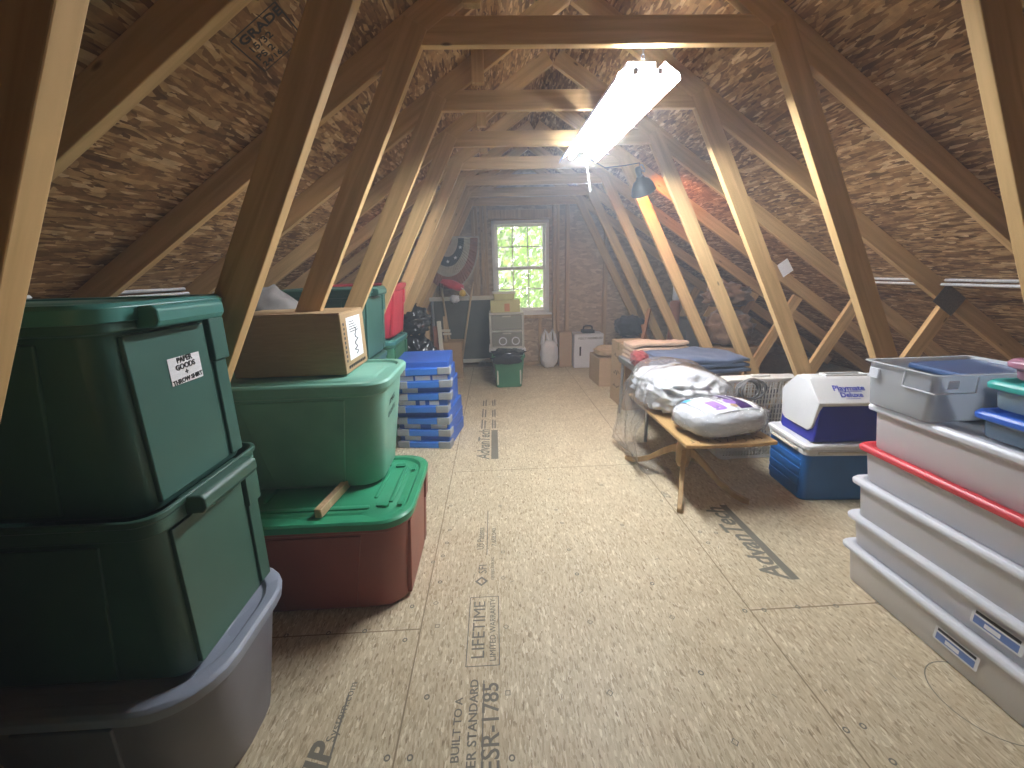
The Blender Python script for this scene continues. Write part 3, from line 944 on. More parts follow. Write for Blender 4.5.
def carton(name, label, loc, sx, sy, sz, mat, rz=0.0, group=None, tape=True, cat='cardboard box', open_top=False):
    t = thing(name, label, cat, loc, rz, group)
    bm = bmesh.new(); box(bm, (0, 0, sz / 2), (sx, sy, sz)); finish(bm, 'body', mat, t, bevel=.004)
    for s in (-1, 1):
        bm = bmesh.new(); box(bm, (0, s * (sy / 4 + .001), sz + .002), (sx - .004, sy / 2 - .004, .004), rx=0)
        finish(bm, 'flap', mat, t, bevel=.001)
    if tape:
        bm = bmesh.new(); box(bm, (0, 0, sz + .0045), (sx, .05, .001))
        for s in (-1, 1):
            box(bm, (s * (sx / 2 + .0006), 0, sz - .035), (.0012, .05, .07))
        finish(bm, 'tape', M['tape'], t)
    return t
cb = carton('cardboard_box', 'long cardboard box with white sheet on its end, on sea green tote', (-.80, 1.745, .866), .43, .28, .236, M['cardboard'], 0.0, tape=False)
bm = bmesh.new()
xe = .2165
bm.faces.new([bm.verts.new(p) for p in ((xe, -.085, .045), (xe, .085, .045), (xe, .085, .215), (xe, -.085, .215))])
for k in range(5):
    z = .195 - k * .010
    bm.faces.new([bm.verts.new(p) for p in ((xe + .0006, -.06, z), (xe + .0006, .0 + .012 * k, z), (xe + .0006, .0 + .012 * k, z + .003), (xe + .0006, -.06, z + .003))]).material_index = 1
rnd = random.Random(3)
pts = [(rnd.gauss(.0, .018), .06 + .11 * k / 11) for k in range(12)]
for (y0, z0), (y1, z1) in zip(pts, pts[1:]):
    tube(bm, [(xe + .001, y0, z0), (xe + .001, y1, z1)], .0016, 5, 1)
finish(bm, 'packing_sheet', [M['paper'], M['ink']], cb)
bm = bmesh.new()
for k in range(9):
    box(bm, (xe + .0002, -.118 + .002 * (k % 2), .05 + k * .018), (.001, .012, .010))
    box(bm, (xe + .0002, -.10 + k * .024, .022), (.001, .014, .012))
finish(bm, 'box_print', M['ink'], cb)

# blue shallow boxes
def blue_box(label, loc, rz, cards, top=False):
    t = thing('drawer_box', label, 'storage box', loc, rz, 'blue shallow boxes in one pile')
    w, d, h = .40, .46, .090
    bm = bmesh.new()
    loft(bm, [ringz(w / 2 - .010, d / 2 - .008, .012, 0, 3), ringz(w / 2 - .008, d / 2 - .008, .012, h - .004, 3), ringz(w / 2 - .011, d / 2 - .011, .010, h, 3)])
    finish(bm, 'body', M['blue_box'], t, bevel=.002)
    bm = bmesh.new(); box(bm, (0, -d / 2 - .004, .024), (w - .02, .03, .042)); box(bm, (0, -d / 2 + .004, .0475), (w - .03, .014, .005))
    finish(bm, 'front_lip', M['blue_lip'], t, bevel=.003)
    for s in (-1, 1):
        bm = bmesh.new()
        box(bm, (s * (w / 2 - .045), -d / 2 - .012, .026), (.092, .022, .052)); box(bm, (s * (w / 2 - .006), -d / 2 + .03, .026), (.016, .085, .052))
        finish(bm, 'corner_bracket', M['grey_corner'], t, bevel=.006)
    bm = bmesh.new(); any_ = False
    for (x0, x1) in cards:
        box(bm, ((x0 + x1) / 2, -d / 2 + .0065, .068), (x1 - x0, .002, .032)); any_ = True
    if any_: finish(bm, 'label_card', M['paper'], t)
    else: bm.free()
    return t
blab = ['bottom of the pile, darkest on the floor', 'second from floor with two cream cards', 'third from floor with no cards', 'middle of the pile with torn white cards', 'third from top with one white card', 'second from top with three white cards', 'topmost, closed and bare']
bcards = [[(-.15, -.03)], [(-.15, -.03), (.05, .17)], [], [(-.16, -.04), (-.01, .03), (.06, .13)], [(-.15, -.04)], [(-.18, -.07), (-.055, .05), (.065, .17)], []]
rnd = random.Random(5)
for k in range(7):
    blue_box('blue shallow drawer box, ' + blab[k], (-.515 + rnd.uniform(-.008, .008) - .003 * k, 3.09 + rnd.uniform(-.012, .012), .0925 * k), math.radians((-9, -8, -8, -5, -2, 1, 2)[k]), bcards[k])

# totes behind the left legs
tote('storage_tote', 'dark green lidded tote behind the left truss legs, right before the red tote', (-.985, 2.66, .742), .53, .53, .430, .03, M['dark_green'], M['dark_green'], group='totes along the left eave', rad=.06)
tote('storage_tote', 'dark green tote on the floor under the dark lidded one', (-1.04, 2.66, 0), .58, .53, .738, .02, M['dark_green'], M['dark_green'], group='totes along the left eave', handles=False)
tote('storage_tote', 'pale lidded green tote on the floor under the red tote', (-1.02, 3.27, 0), .58, .54, .775, .04, M['bin_green'], M['teal_lid'], group='totes along the left eave', handles=False)
tote('storage_tote', 'tall bright red tote between truss legs, on a green tote', (-.965, 3.27, .779), .53, .52, .40, .05, M['red_plastic'], M['red_plastic'], group='totes along the left eave', handles=False)
bm = bmesh.new(); lump(bm, (0, 0, 0), (.17, .14, .18), 4, .16, 2.2, 3, 2.2, .9)
t = thing('fabric_sack', 'grey slumped fabric sack between the second and third truss legs', 'sack', (-1.13, 2.15, .845))
lo = finish(bm, 'body', M['grey_cloth'], t, smooth=True); lo.location = (0, 0, .165)
tote('storage_tote', 'dark green tote in shadow under the grey sack', (-1.16, 2.15, 0), .52, .33, .84, .03, M['dark_green'], M['dark_green'], group='totes along the left eave', handles=False)

# trash bags
def trash_bag(label, loc, s, seed, knot=True):
    t = thing('trash_bag', label, 'trash bag', loc, 0, 'black trash bags')
    bm = bmesh.new()
    lump(bm, (0, 0, s[2] * .9), s, 5, .22, 3.4, seed, 2.3, .88)
    finish(bm, 'body', M['trash'], t, smooth=True)
    if not knot:
        return
    bm = bmesh.new()
    lathe(bm, [(.06, s[2] * 1.75), (.028, s[2] * 1.88), (.018, s[2] * 1.95), (.03, s[2] * 2.02), (.05, s[2] * 2.1), (.045, s[2] * 2.12), (.012, s[2] * 2.03)], 14)
    for v in bm.verts:
        v.co += Vector((noise.noise(v.co * 30), noise.noise(v.co * 31 + Vector((5, 0, 0))), 0)) * .014
    finish(bm, 'knot', M['trash'], t, smooth=True)
trash_bag('full black trash bag on the floor beside the blue boxes', (-.80, 4.25, 0), (.19, .17, .33), 1.3, False)
trash_bag('smaller black trash bag resting on top of the floor one', (-.83, 4.28, .648), (.165, .15, .145), 4.1)

# leaning boards, cartons and screen along the back left
def lean_board(label, x, y, w, t_, L, tilt_x, tilt_y, mat, grp='boards leaning behind the trash bags'):
    bm = bmesh.new(); box(bm, (0, 0, L / 2), (w, t_, L))
    o = finish(bm, 'board', mat, bevel=.003); o.location = (x, y, .01); o.rotation_euler = (tilt_x, tilt_y, 0)
    tag(o, label, 'board', grp)
lean_board('narrow tan board leaning just behind the black trash bags', -.76, 4.55, .05, .02, .84, -.10, 0.02, M['board'])
lean_board('pale board with a lit edge, beside the stacked brown cartons', -.60, 4.62, .045, .03, .72, -.12, -.04, M['cream_plastic'])
lean_board('reddish short board between the tan and the pale ones', -.68, 4.66, .06, .02, .66, -.10, .02, M['bunting_red'])
carton('cardboard_box', 'wide brown carton on the floor under the grey screen', (-.565, 5.06, 0), .30, .30, .31, M['cardboard'], .05, 'brown cartons by the screen')
carton('cardboard_box', 'smaller flat brown carton stacked on the floor carton by the screen', (-.565, 5.06, .318), .33, .27, .12, M['cardboard'], -.04, 'brown cartons by the screen')
t = thing('wooden_cross', 'pale wooden cross shaped stake standing on the stacked cartons', 'wooden cross', (-.60, 5.02, .445))
bm = bmesh.new(); box(bm, (0, 0, .15), (.035, .02, .30)); finish(bm, 'post', M['board'], t, bevel=.002)
bm = bmesh.new(); box(bm, (.0, -.015, .13), (.12, .012, .03)); box(bm, (.02, -.015, .09), (.10, .012, .025)); finish(bm, 'crosspiece', M['cream_plastic'], t, bevel=.002)
t = thing('window_screen', 'dark grey screen in a pale frame leaning on the window wall', 'screen', (-.37, 5.40, 0))
bm = bmesh.new(); box(bm, (0, .012, .51), (.84, .006, .80)); finish(bm, 'mesh', M['mesh_grey'], t)
bm = bmesh.new(); box(bm, (0, 0, .925), (.90, .05, .05)); finish(bm, 'top_rail', M['cream_plastic'], t, bevel=.004)
bm = bmesh.new(); box(bm, (0, 0, .115), (.86, .03, .045)); finish(bm, 'bottom_rail', M['cream_plastic'], t, bevel=.004)
for s in (-1, 1):
    bm = bmesh.new(); box(bm, (s * .42, .005, .46), (.03, .03, .92)); finish(bm, 'stile', M['grey_metal'], t, bevel=.003)
for x, y, tx, ty, lab in ((-.47, 5.30, -.04, .19, 'pale thin pole leaning over the screen near the window'), (-.55, 5.33, -.03, -.10, 'pale thin pole leaning over the screen behind the cartons')):
    bm = bmesh.new(); tube(bm, [(0, 0, 0), (0, 0, 1.14)], .013, 8)
    o = finish(bm, 'pole', M['board'], smooth=True); o.location = (x, y, .012); o.rotation_euler = (tx, ty, 0); tag(o, lab, 'pole', 'poles leaning on the screen')

# bunting fan on the wall
t = thing('bunting', 'pleated patriotic bunting fan with stars hung on the window wall', 'bunting', (-.555, 5.36, 1.66), math.radians(8))
bands = [(0, .10, 'bunting_red'), (.10, .215, 'bunting_white'), (.215, .325, 'bunting_blue'), (.325, .44, 'bunting_white'), (.44, .58, 'bunting_red')]
for r0, r1, mt in bands:
    bm = bmesh.new(); n = 72
    A, B = [], []
    for k in range(n + 1):
        a = PI + PI * k / n
        for arr, rr_ in ((A, r0), (B, r1)):
            arr.append(bm.verts.new((rr_ * .66 * math.cos(a), -.018 * (k % 2) * (rr_ / .58) - .01, rr_ * 1.05 * math.sin(a))))
    for k in range(n):
        if r0 == 0:
            bm.faces.new((A[k], B[k], B[k + 1]))
        else:
            bm.faces.new((A[k], B[k], B[k + 1], A[k + 1]))
    sm = bm
    o = finish(bm, 'stripe', M[mt], t); md = o.modifiers.new('solid', 'SOLIDIFY'); md.thickness = .002
bm = bmesh.new()
for k in range(5):
    a = PI + PI * (k + .75) / 5.5
    cx_, cz_ = .27 * .66 * math.cos(a), .27 * 1.05 * math.sin(a)
    ps = []
    for j in range(10):
        rr_ = .026 if j % 2 == 0 else .011
        ps.append(bm.verts.new((cx_ + rr_ * math.cos(PI / 2 + j * PI / 5), -.034, cz_ + rr_ * math.sin(PI / 2 + j * PI / 5))))
    bm.faces.new(ps)
o = finish(bm, 'star', M['label_white'], t); md = o.modifiers.new('solid', 'SOLIDIFY'); md.thickness = .002
bm = bmesh.new(); tube(bm, [(.39 * math.cos(a), -.02, .62 * math.sin(a)) for a in [PI * (1.5 + .5 * k / 14) for k in range(15)]], .010, 6); tube(bm, [(-.40, -.02, .0), (.40, -.02, .0)], .012, 6)
finish(bm, 'hem_cord', M['bunting_white'], t, smooth=True)

# pinwheel-like garden ornament on the screen rail
t = thing('garden_ornament', 'red cloth ornament with a yellow ball on the screen rail', 'ornament', (-.45, 5.20, .945))
bm = bmesh.new(); lump(bm, (-.10, .02, .13), (.14, .05, .05), 3, .3, 4, 2); o = finish(bm, 'cloth', M['scarlet'], t, smooth=True); o.rotation_euler = (0, .35, 0)
bm = bmesh.new(); bmesh.ops.create_icosphere(bm, subdivisions=3, radius=.042, matrix=Matrix.Translation((.07, 0, .055))); finish(bm, 'ball', M['yellow'], t, smooth=True)
bm = bmesh.new(); lump(bm, (-.03, -.03, -.012), (.055, .03, .045), 3, .4, 5, 8); finish(bm, 'white_bow', M['label_white'], t, smooth=True)
bm = bmesh.new(); tube(bm, [(.02, 0, .15), (.09, -.005, .09), (.15, -.01, .01)], .008, 6); finish(bm, 'stem', M['cream_plastic'], t, smooth=True)

# ------------------------------------------------------------------ things below the window
def clear_tote_back():
    t = thing('storage_tote', 'clear tote with white rim under the drawer cart', 'storage tote', (.135, 4.98, 0), 0)
    bm = bmesh.new(); loft(bm, [ringz(.17, .20, .03, 0), ringz(.185, .215, .03, .34)], cap1=False); finish(bm, 'body', M['drawer'], t, smooth=True, bevel=.002)
    bm = bmesh.new(); loft(bm, [ringz(.195, .225, .03, .335), ringz(.215, .24, .03, .34), ringz(.215, .24, .03, .362), ringz(.20, .225, .03, .368)]); finish(bm, 'lid', M['white_plastic'], t, bevel=.003)
    bm = bmesh.new(); lump(bm, (0, 0, .17), (.15, .17, .16), 3, .2, 3, 5); finish(bm, 'contents', M['grey_cloth'], t, smooth=True)
clear_tote_back()
t = thing('drawer_cart', 'two drawer ivory plastic cart on the clear tote', 'drawer cart', (.135, 4.98, .37), 0)
bm = bmesh.new()
for z in (.01, .205, .405):
    box(bm, (0, 0, z), (.40, .36, .018))
for sx in (-1, 1):
    for sy in (-1, 1):
        box(bm, (sx * .19, sy * .165, .21), (.022, .03, .40))
    box(bm, (sx * .196, 0, .21), (.006, .32, .39))
finish(bm, 'frame', M['drawer_frame'], t, bevel=.005)
for k, z in enumerate((.108, .305)):
    bm = bmesh.new(); box(bm, (0, -.008, z), (.352, .35, .165)); d = finish(bm, 'drawer', M['drawer'], t, bevel=.008)
    bm = bmesh.new(); box(bm, (0, -.190, z + .07), (.10, .02, .014)); finish(bm, 'handle', M['drawer_frame'], d, bevel=.004)
    if k == 0:
        bm = bmesh.new()
        for x in (-.05, .10):
            tube(bm, [(x + .042 * math.cos(q), -.186, z - .02 + .042 * math.sin(q)) for q in [2 * PI * j / 20 for j in range(20)]], .008, 6, closed=True)
        finish(bm, 'coil', M['white_plastic'], d, smooth=True)
t = thing('storage_box', 'dull yellow box with orange patch on top of the drawer cart', 'storage box', (.125, 4.94, .788))
bm = bmesh.new(); box(bm, (0, 0, .07), (.34, .26, .14)); finish(bm, 'body', M['yellow_box'], t, bevel=.006)
bm = bmesh.new(); box(bm, (.02, -.131, .055), (.06, .003, .09)); finish(bm, 'patch', M['rust_print'], t)
t = thing('storage_box', 'small grey lidded box on top of the dull yellow box', 'storage box', (.115, 4.94, .930))
bm = bmesh.new(); loft(bm, [ringz(.115, .10, .015, 0, 3), ringz(.125, .11, .015, .07, 3)]); finish(bm, 'body', M['yellow_box'], t, bevel=.002)
bm = bmesh.new(); box(bm, (0, 0, .078), (.27, .235, .022)); finish(bm, 'lid', M['cream_plastic'], t, bevel=.005)
t = thing('recycling_bin', 'green bin with a black liner in front of the drawer cart', 'bin', (.135, 4.555, 0))
bm = bmesh.new()
rg = [ringz(.135, .12, .03, 0), ringz(.140, .125, .03, .01), ringz(.168, .152, .035, .33), ringz(.182, .165, .035, .335), ringz(.182, .165, .035, .36), ringz(.168, .152, .035, .362), ringz(.135, .12, .03, .012)]
loft(bm, rg); finish(bm, 'body', M['bin_green'], t, smooth=True, bevel=.003)
for s in (-1, 1):
    bm = bmesh.new(); box(bm, (s * .125, -.138, .16), (.016, .012, .24), rx=-.09); finish(bm, 'rib', M['drawer_frame'], t, bevel=.003)
bm = bmesh.new(); lump(bm, (0, 0, .36), (.165, .15, .045), 4, .35, 4, 6); lump(bm, (-.02, -.168, .325), (.15, .014, .05), 3, .4, 5, 2); finish(bm, 'liner', M['trash'], t, smooth=True)

t = thing('shopping_bag', 'white plastic shopping bag with looped handles below the window', 'bag', (.70, 5.38, 0))
bm = bmesh.new(); lump(bm, (0, 0, .17), (.115, .09, .185), 4, .14, 3.5, 7, 2.6, .92); finish(bm, 'body', M['bag_white'], t, smooth=True)
for s in (-1, 1):
    bm = bmesh.new()
    tube(bm, [(s * .085, 0, .30), (s * .075, 0, .42), (s * .045, 0, .50), (s * .02, 0, .44), (s * .012, 0, .32)], [.03, .022, .014, .02, .03], 8)
    finish(bm, 'handle', M['bag_white'], t, smooth=True)
carton('cardboard_box', 'upright tan carton between the white bag and white box', (.915, 5.42, 0), .165, .16, .455, M['cardboard2'], 0, 'boxes below the window', tape=False)
t = thing('appliance_box', 'white printed carton with hand hole below the bare studs', 'cardboard box', (1.20, 5.38, 0), 0, 'boxes below the window')
bm = bmesh.new(); box(bm, (0, 0, .22), (.38, .26, .44)); finish(bm, 'body', M['label_white'], t, bevel=.004)
bm = bmesh.new(); box(bm, (-.11, -.131, .22), (.022, .003, .12)); finish(bm, 'hand_hole', M['ink'], t, bevel=.001)
bm = bmesh.new(); text_bm(bm, 'FULLY ASSEMBLED', .038, frame4((.02, -.1312, .385), (1, 0, 0), (0, 0, 1)), 'CENTER', 0, .0005); finish(bm, 'box_print', M['cord_grey'], t)
t = thing('tool_case', 'small black case with carry handle on the white carton', 'case', (1.21, 5.38, .441))
bm = bmesh.new(); box(bm, (0, 0, .02), (.16, .12, .04)); finish(bm, 'body', M['rubber'], t, bevel=.006)
bm = bmesh.new(); tube(bm, [(-.06, 0, .035), (-.055, 0, .075), (-.03, 0, .09), (.03, 0, .09), (.055, 0, .075), (.06, 0, .035)], .011, 8); finish(bm, 'handle', M['rubber'], t, smooth=True)

# back right clutter
def sack(name, label, cat, loc, s, mat, seed, group=None, amp=.2):
    bm = bmesh.new(); lump(bm, (0, 0, s[2] * .9), s, 4, amp, 3, seed, 2.3, .9)
    o = finish(bm, name, mat, smooth=True); o.location = loc; tag(o, label, cat, group); return o
sack('duffel_bag', 'dark duffel bag on the floor in the far right corner', 'bag', (1.69, 5.15, 0), (.24, .20, .21), M['bunting_blue'], 2.0, 'dark bags in the far corner')
sack('duffel_bag', 'smaller dark bag piled on the far right corner duffel', 'bag', (1.70, 5.18, .42), (.18, .15, .13), M['bunting_blue'], 5.0, 'dark bags in the far corner')
sack('paper_bag', 'crumpled tan paper bag on the small brown carton', 'bag', (1.24, 4.50, .314), (.15, .15, .055), M['cardboard2'], 3.0)
t = thing('wooden_easel', 'orange brown folding wooden stand before the far right trusses', 'wooden stand', (1.70, 4.62, 0))
for x0, y0, x1, z1 in ((-.10, 0, .03, .80), (.13, .04, -.02, .62)):
    bm = bmesh.new(); tube(bm, [(x0, y0, .0), (x1, y0, z1)], .024, 4); finish(bm, 'leg', M['orange_wood'], t)
bm = bmesh.new(); box(bm, (.0, .0, .40), (.16, .02, .04)); finish(bm, 'crossbar', M['orange_wood'], t, bevel=.002)

# ------------------------------------------------------------------ right side: cartons, table with blankets
carton('cardboard_box', 'small brown carton holding the crumpled paper bag', (1.25, 4.53, 0), .30, .40, .305, M['cardboard2'], .04, 'brown cartons beside the blanket table', tape=False)
tb = carton('cardboard_box', 'tall brown carton with faint writing, at the blanket table end', (1.265, 3.72, 0), .28, .40, .585, M['cardboard2'], .04, 'brown cartons beside the blanket table')
bm = bmesh.new()
rnd = random.Random(11)
for zc, sc_ in ((.45, .06), (.30, .05), (.18, .05)):
    pts = [(-.1412, .12 - .02 * k, zc + rnd.uniform(-.5, .5) * sc_) for k in range(10)]
    for a_, b2 in zip(pts, pts[1:]):
        tube(bm, [a_, b2], .0022, 4)
finish(bm, 'pen_writing', M['ink'], tb)

t = thing('folding_table', 'low metal folding table under the folded blankets', 'table', (1.385, 3.13, 0))
bm = bmesh.new(); box(bm, (0, 0, .505), (.66, .70, .022)); finish(bm, 'tabletop', M['grey_metal'], t, bevel=.004)
bm = bmesh.new()
for s in (-1, 1):
    box(bm, (s * .32, 0, .482), (.02, .68, .032))
    box(bm, (0, s * .335, .482), (.64, .02, .032))
finish(bm, 'apron', M['steel'], t, bevel=.002)
for sx in (-1, 1):
    for sy in (-1, 1):
        bm = bmesh.new(); tube(bm, [(sx * .30, sy * .31, .49), (sx * .305, sy * .325, 0)], .013, 8); finish(bm, 'leg', M['steel'], t, smooth=True)
def folded(name, label, loc, sx, sy, layers, th, mat, rz, seed, droop=.0):
    t = thing(name, label, 'blanket' if name != 'folded_towel' else 'towel', loc, rz)
    for k in range(layers):
        bm = bmesh.new()
        nx, ny = 26, 22
        bmesh.ops.create_cube(bm, size=1)
        bmesh.ops.subdivide_edges(bm, edges=bm.edges, cuts=14, use_grid_fill=True)
        for v in bm.verts:
            q = v.co.copy()
            e = max(abs(q.x), abs(q.y)) * 2
            rnd_ = 1 - .42 * max(0, (e - .84) / .16) ** 2
            x, y = q.x * sx * (1 - .02 * k), q.y * sy * (1 - .02 * k)
            z = (k + .5) * th + q.z * th * .98 * rnd_
            n_ = noise.fractal(Vector((x * 5, y * 5, seed + k)), 1, 2, 3)
            z += n_ * .006 * (k + 1)
            x += .012 * noise.noise(Vector((y * 6, k * 3.1, seed))); y += .012 * noise.noise(Vector((x * 6, k * 2.3, seed + 4)))
            ov = max(0, abs(x) - .31) if droop else 0
            v.co = (x, y, max(z - droop * ov, .002 if not droop else -1))
        finish(bm, 'fold', mat, t, smooth=True)
folded('folded_blanket', 'slate blue folded fleece blanket on the metal table', (1.46, 2.97, .517), .60, .48, 3, .034, M['blue_cloth'], .06, 2.0)
folded('folded_towel', 'peach folded towel behind the slate blue blanket', (1.33, 3.36, .517), .50, .22, 4, .034, M['peach_cloth'], .05, 5.0)
sack('fleece_throw', 'crumpled dark red fleece at the table corner', 'blanket', (1.10, 3.08, .517), (.06, .12, .055), M['red_cloth'], 3.3, amp=.3)

# box fan with coiled cord
t = thing('box_fan', 'white square box fan standing behind the wooden bench', 'fan', (1.695, 2.52, 0))
S_ = .545
bm = bmesh.new()
o_ = [(x, z) for x, z in rr(S_ / 2, S_ / 2, .05, 5, 0, S_ / 2)]
i_ = [(x, z) for x, z in rr(S_ / 2 - .022, S_ / 2 - .022, .04, 5, 0, S_ / 2)]
rings_ = [[(x, -.055, z) for x, z in i_], [(x, -.058, z) for x, z in o_], [(x, .055, z) for x, z in o_], [(x, .055, z) for x, z in i_]]
loft(bm, rings_, False, False)
vs = [bm.verts.new(p) for p in rings_[0]]
finish(bm, 'case', M['fan_white'], t, smooth=False, bevel=.004)
bm = bmesh.new()
hw = S_ / 2 - .02
for k in range(25):
    p = -hw + 2 * hw * (k + .5) / 25
    box(bm, (p, -.052, S_ / 2), (.0066, .006, 2 * hw))
for k in range(15):
    p = S_ / 2 - hw + 2 * hw * (k + .5) / 15
    box(bm, (0, -.050, p), (2 * hw, .006, .0046))
finish(bm, 'front_grille', M['fan_white'], t)
bm = bmesh.new()
for k in range(12):
    p = -hw + 2 * hw * (k + .5) / 12
    box(bm, (p, .05, S_ / 2), (.006, .006, 2 * hw)); box(bm, (0, .05, S_ / 2 + p), (2 * hw, .006, .006))
finish(bm, 'rear_grille', M['fan_white'], t)
bm = bmesh.new()
for k in range(5):
    a = 2 * PI * k / 5
    r0, r1 = .05, .225
    def bp(r, da, y): return (r * math.cos(a + da), y, S_ / 2 + r * math.sin(a + da))
    q = [bp(r0, -.35, -.01), bp(r1, -.30, -.018), bp(r1, .42, .022), bp(r0, .45, .012)]
    loft(bm, [q, [(x, y + .003, z) for x, y, z in q]])
finish(bm, 'fan_blade', M['grey_corner'], t)
bm = bmesh.new(); lathe(bm, [(.001, -.035), (.05, -.03), (.058, .0), (.055, .045), (.001, .046)], 20, axis_m=Matrix.Translation((0, 0, S_ / 2)) @ Matrix.Rotation(-PI / 2, 4, 'X')); finish(bm, 'motor_hub', M['fan_white'], t, smooth=True)
bm = bmesh.new(); box(bm, (0, 0, S_ + .008), (.12, .03, .016)); finish(bm, 'handle', M['fan_white'], t, bevel=.005)
bm = bmesh.new()
for s in (-1, 1):
    box(bm, (s * .2, 0, .006), (.06, .13, .012))
finish(bm, 'foot', M['fan_white'], t, bevel=.003)
t = thing('extension_cord', 'coiled grey cord hooked over the top of the box fan', 'cord', (1.575, 2.432, .488))
bm = bmesh.new()
rnd = random.Random(4)
for k in range(6):
    r_ = .065 + .012 * rnd.random(); ox, oz = rnd.uniform(-.015, .015), rnd.uniform(-.012, .012); e = rnd.uniform(.8, 1)
    tube(bm, [(ox + 1.05 * r_ * math.cos(q), -.006 * k + .012 * math.sin(q * 2 + k), oz + r_ * e * math.sin(q)) for q in [2 * PI * j / 28 for j in range(28)]], .006, 6, closed=True)
finish(bm, 'coil', M['cord_grey'], t, smooth=True)
bm = bmesh.new(); tube(bm, [(-.05, -.03, .05), (-.085, -.03, .02), (-.09, -.03, -.05), (-.07, -.03, -.09)], .006, 6); box(bm, (-.068, -.03, -.105), (.022, .016, .034)); finish(bm, 'plug', M['cord_grey'], t)

# bench with splayed pedestal legs
BX, BY = 1.165, 2.33
t = thing('wooden_bench', 'low varnished wooden bench on splayed curved legs', 'bench', (BX, BY, 0))
bm = bmesh.new()
def edge(y0): return y0
top = []
n = 12
for k in range(n + 1):
    x = -.235 + .47 * k / n
    top.append((x, -.455 - .015 * math.sin(PI * k / n)))
for k in range(n + 1):
    x = .235 - .47 * k / n
    top.append((x, .455 + .015 * math.sin(PI * k / n)))
loft(bm, [[(x * .985, y * .993, .362) for x, y in top], [(x, y, .366) for x, y in top], [(x, y, .378) for x, y in top], [(x * .985, y * .993, .383) for x, y in top]])
finish(bm, 'tabletop', M['bench_top'], t, bevel=.002)
bm = bmesh.new()
rnd = random.Random(8)
for k in range(9):
    x = -.20 + .046 * k; y = -.43 + rnd.uniform(-.012, .012)
    tube(bm, [(x, y, .3835), (x + rnd.uniform(.004, .02), y + rnd.uniform(.006, .03), .3835), (x + rnd.uniform(-.01, .02), y + .035, .3835)], .0014, 4)
finish(bm, 'painted_twig', M['ink'], t)
PCX, PCY = -.115, -.19
bm = bmesh.new()
lathe(bm, [(.062, .362), (.060, .345), (.040, .33), (.036, .29), (.044, .24), (.040, .17), (.030, .14), (.001, .14)], 18, axis_m=Matrix.Translation((PCX, PCY, 0)))
finish(bm, 'pedestal', M['bench_leg'], t, smooth=True)
def leg(dx, dy):
    bm = bmesh.new()
    L = math.hypot(dx, dy); ux, uy = dx / L, dy / L; px_, py_ = -uy, ux
    path = [(0.0, .235, .032), (.16, .225, .030), (.34, .17, .027), (.55, .095, .024), (.76, .045, .022), (.92, .022, .020), (1.02, .016, .016)]
    rings = []
    for f_, z, h in path:
        c = Vector((PCX + dx * f_, PCY + dy * f_, z)); s = Vector((px_, py_, 0)) * .013
        zz = Vector((0, 0, h))
        rings.append([c + s + zz * .8, c - s + zz * .8, c - s - zz * .8, c + s - zz * .8])
    for r_ in rings:
        for p in r_:
            p.z = max(p.z, .001)
    loft(bm, rings); bmesh.ops.recalc_face_normals(bm, faces=bm.faces)
    finish(bm, 'leg', M['bench_leg'], t, bevel=.004)
leg(-.20, .38); leg(-.125, -.265); leg(.27, -.215); leg(.26, .30)
# second pedestal at the far end
PCX, PCY = .02, .30
bm = bmesh.new()
lathe(bm, [(.062, .362), (.060, .345), (.040, .33), (.036, .29), (.044, .24), (.040, .17), (.030, .14), (.001, .14)], 18, axis_m=Matrix.Translation((PCX, PCY, 0)))
finish(bm, 'pedestal', M['bench_leg'], t, smooth=True)

# pillow in printed wrapper
t = thing('wrapped_pillow', 'white pillow in clear printed wrapper with purple label on the bench', 'pillow', (1.185, 2.06, .384), math.radians(14))
PS = (.225, .165, .078)
PP = 2.9
def pil(u, v):
    return max(0.0, 1 - abs(u) ** PP - abs(v) ** PP) ** (1 / PP)
def pillow_mesh(bm, off=0.0, nz=.0, freq=9):
    r = bmesh.ops.create_icosphere(bm, subdivisions=5, radius=1.0)
    for v_ in r['verts']:
        d = v_.co.normalized()
        k = (abs(d.x) ** PP + abs(d.y) ** PP + abs(d.z) ** PP) ** (-1 / PP)
        q = d * k
        w = noise.fractal(q * freq * .5 + Vector((2.1, 0, 0)), 1, 2, 4) * nz
        # pinched corners
        c = abs(q.x * q.y) ** 1.5
        v_.co = (q.x * (PS[0] + off + w) * (1 + .06 * c), q.y * (PS[1] + off + w) * (1 + .06 * c), max(PS[2] + q.z * (PS[2] + off + w), .002))
bm = bmesh.new(); pillow_mesh(bm, 0, .004); finish(bm, 'pillow_body', M['fill'], t, smooth=True)
bm = bmesh.new(); pillow_mesh(bm, .005, .012, 16); finish(bm, 'wrapper', M['film2'], t, smooth=True)
def decal(name, mat, u0, u1, v0, v1, off=.0165, n=12, rnd=False):
    off = off * .62
    bm = bmesh.new(); g = {}
    for i in range(n + 1):
        for j in range(n + 1):
            u, v = u0 + (u1 - u0) * i / n, v0 + (v1 - v0) * j / n
            g[i, j] = bm.verts.new((u * PS[0], v * PS[1], PS[2] + (PS[2] + off) * pil(u, v)))
    for i in range(n):
        for j in range(n):
            if rnd and ((i + .5) / n - .5) ** 2 + ((j + .5) / n - .5) ** 2 > .25: continue
            bm.faces.new((g[i, j], g[i + 1, j], g[i + 1, j + 1], g[i, j + 1])).smooth = True
    return finish(bm, name, mat, t, smooth=True)
decal('printed_panel', M['label_white'], -.74, .72, -.74, .74, .0135)
decal('purple_band', M['purple'], .12, .46, -.70, .74)
decal('violet_panel', M['violet'], -.48, -.20, -.62, .02)
decal('violet_dot', M['violet'], -.02, .24, -.42, .0, .018, 14, True)
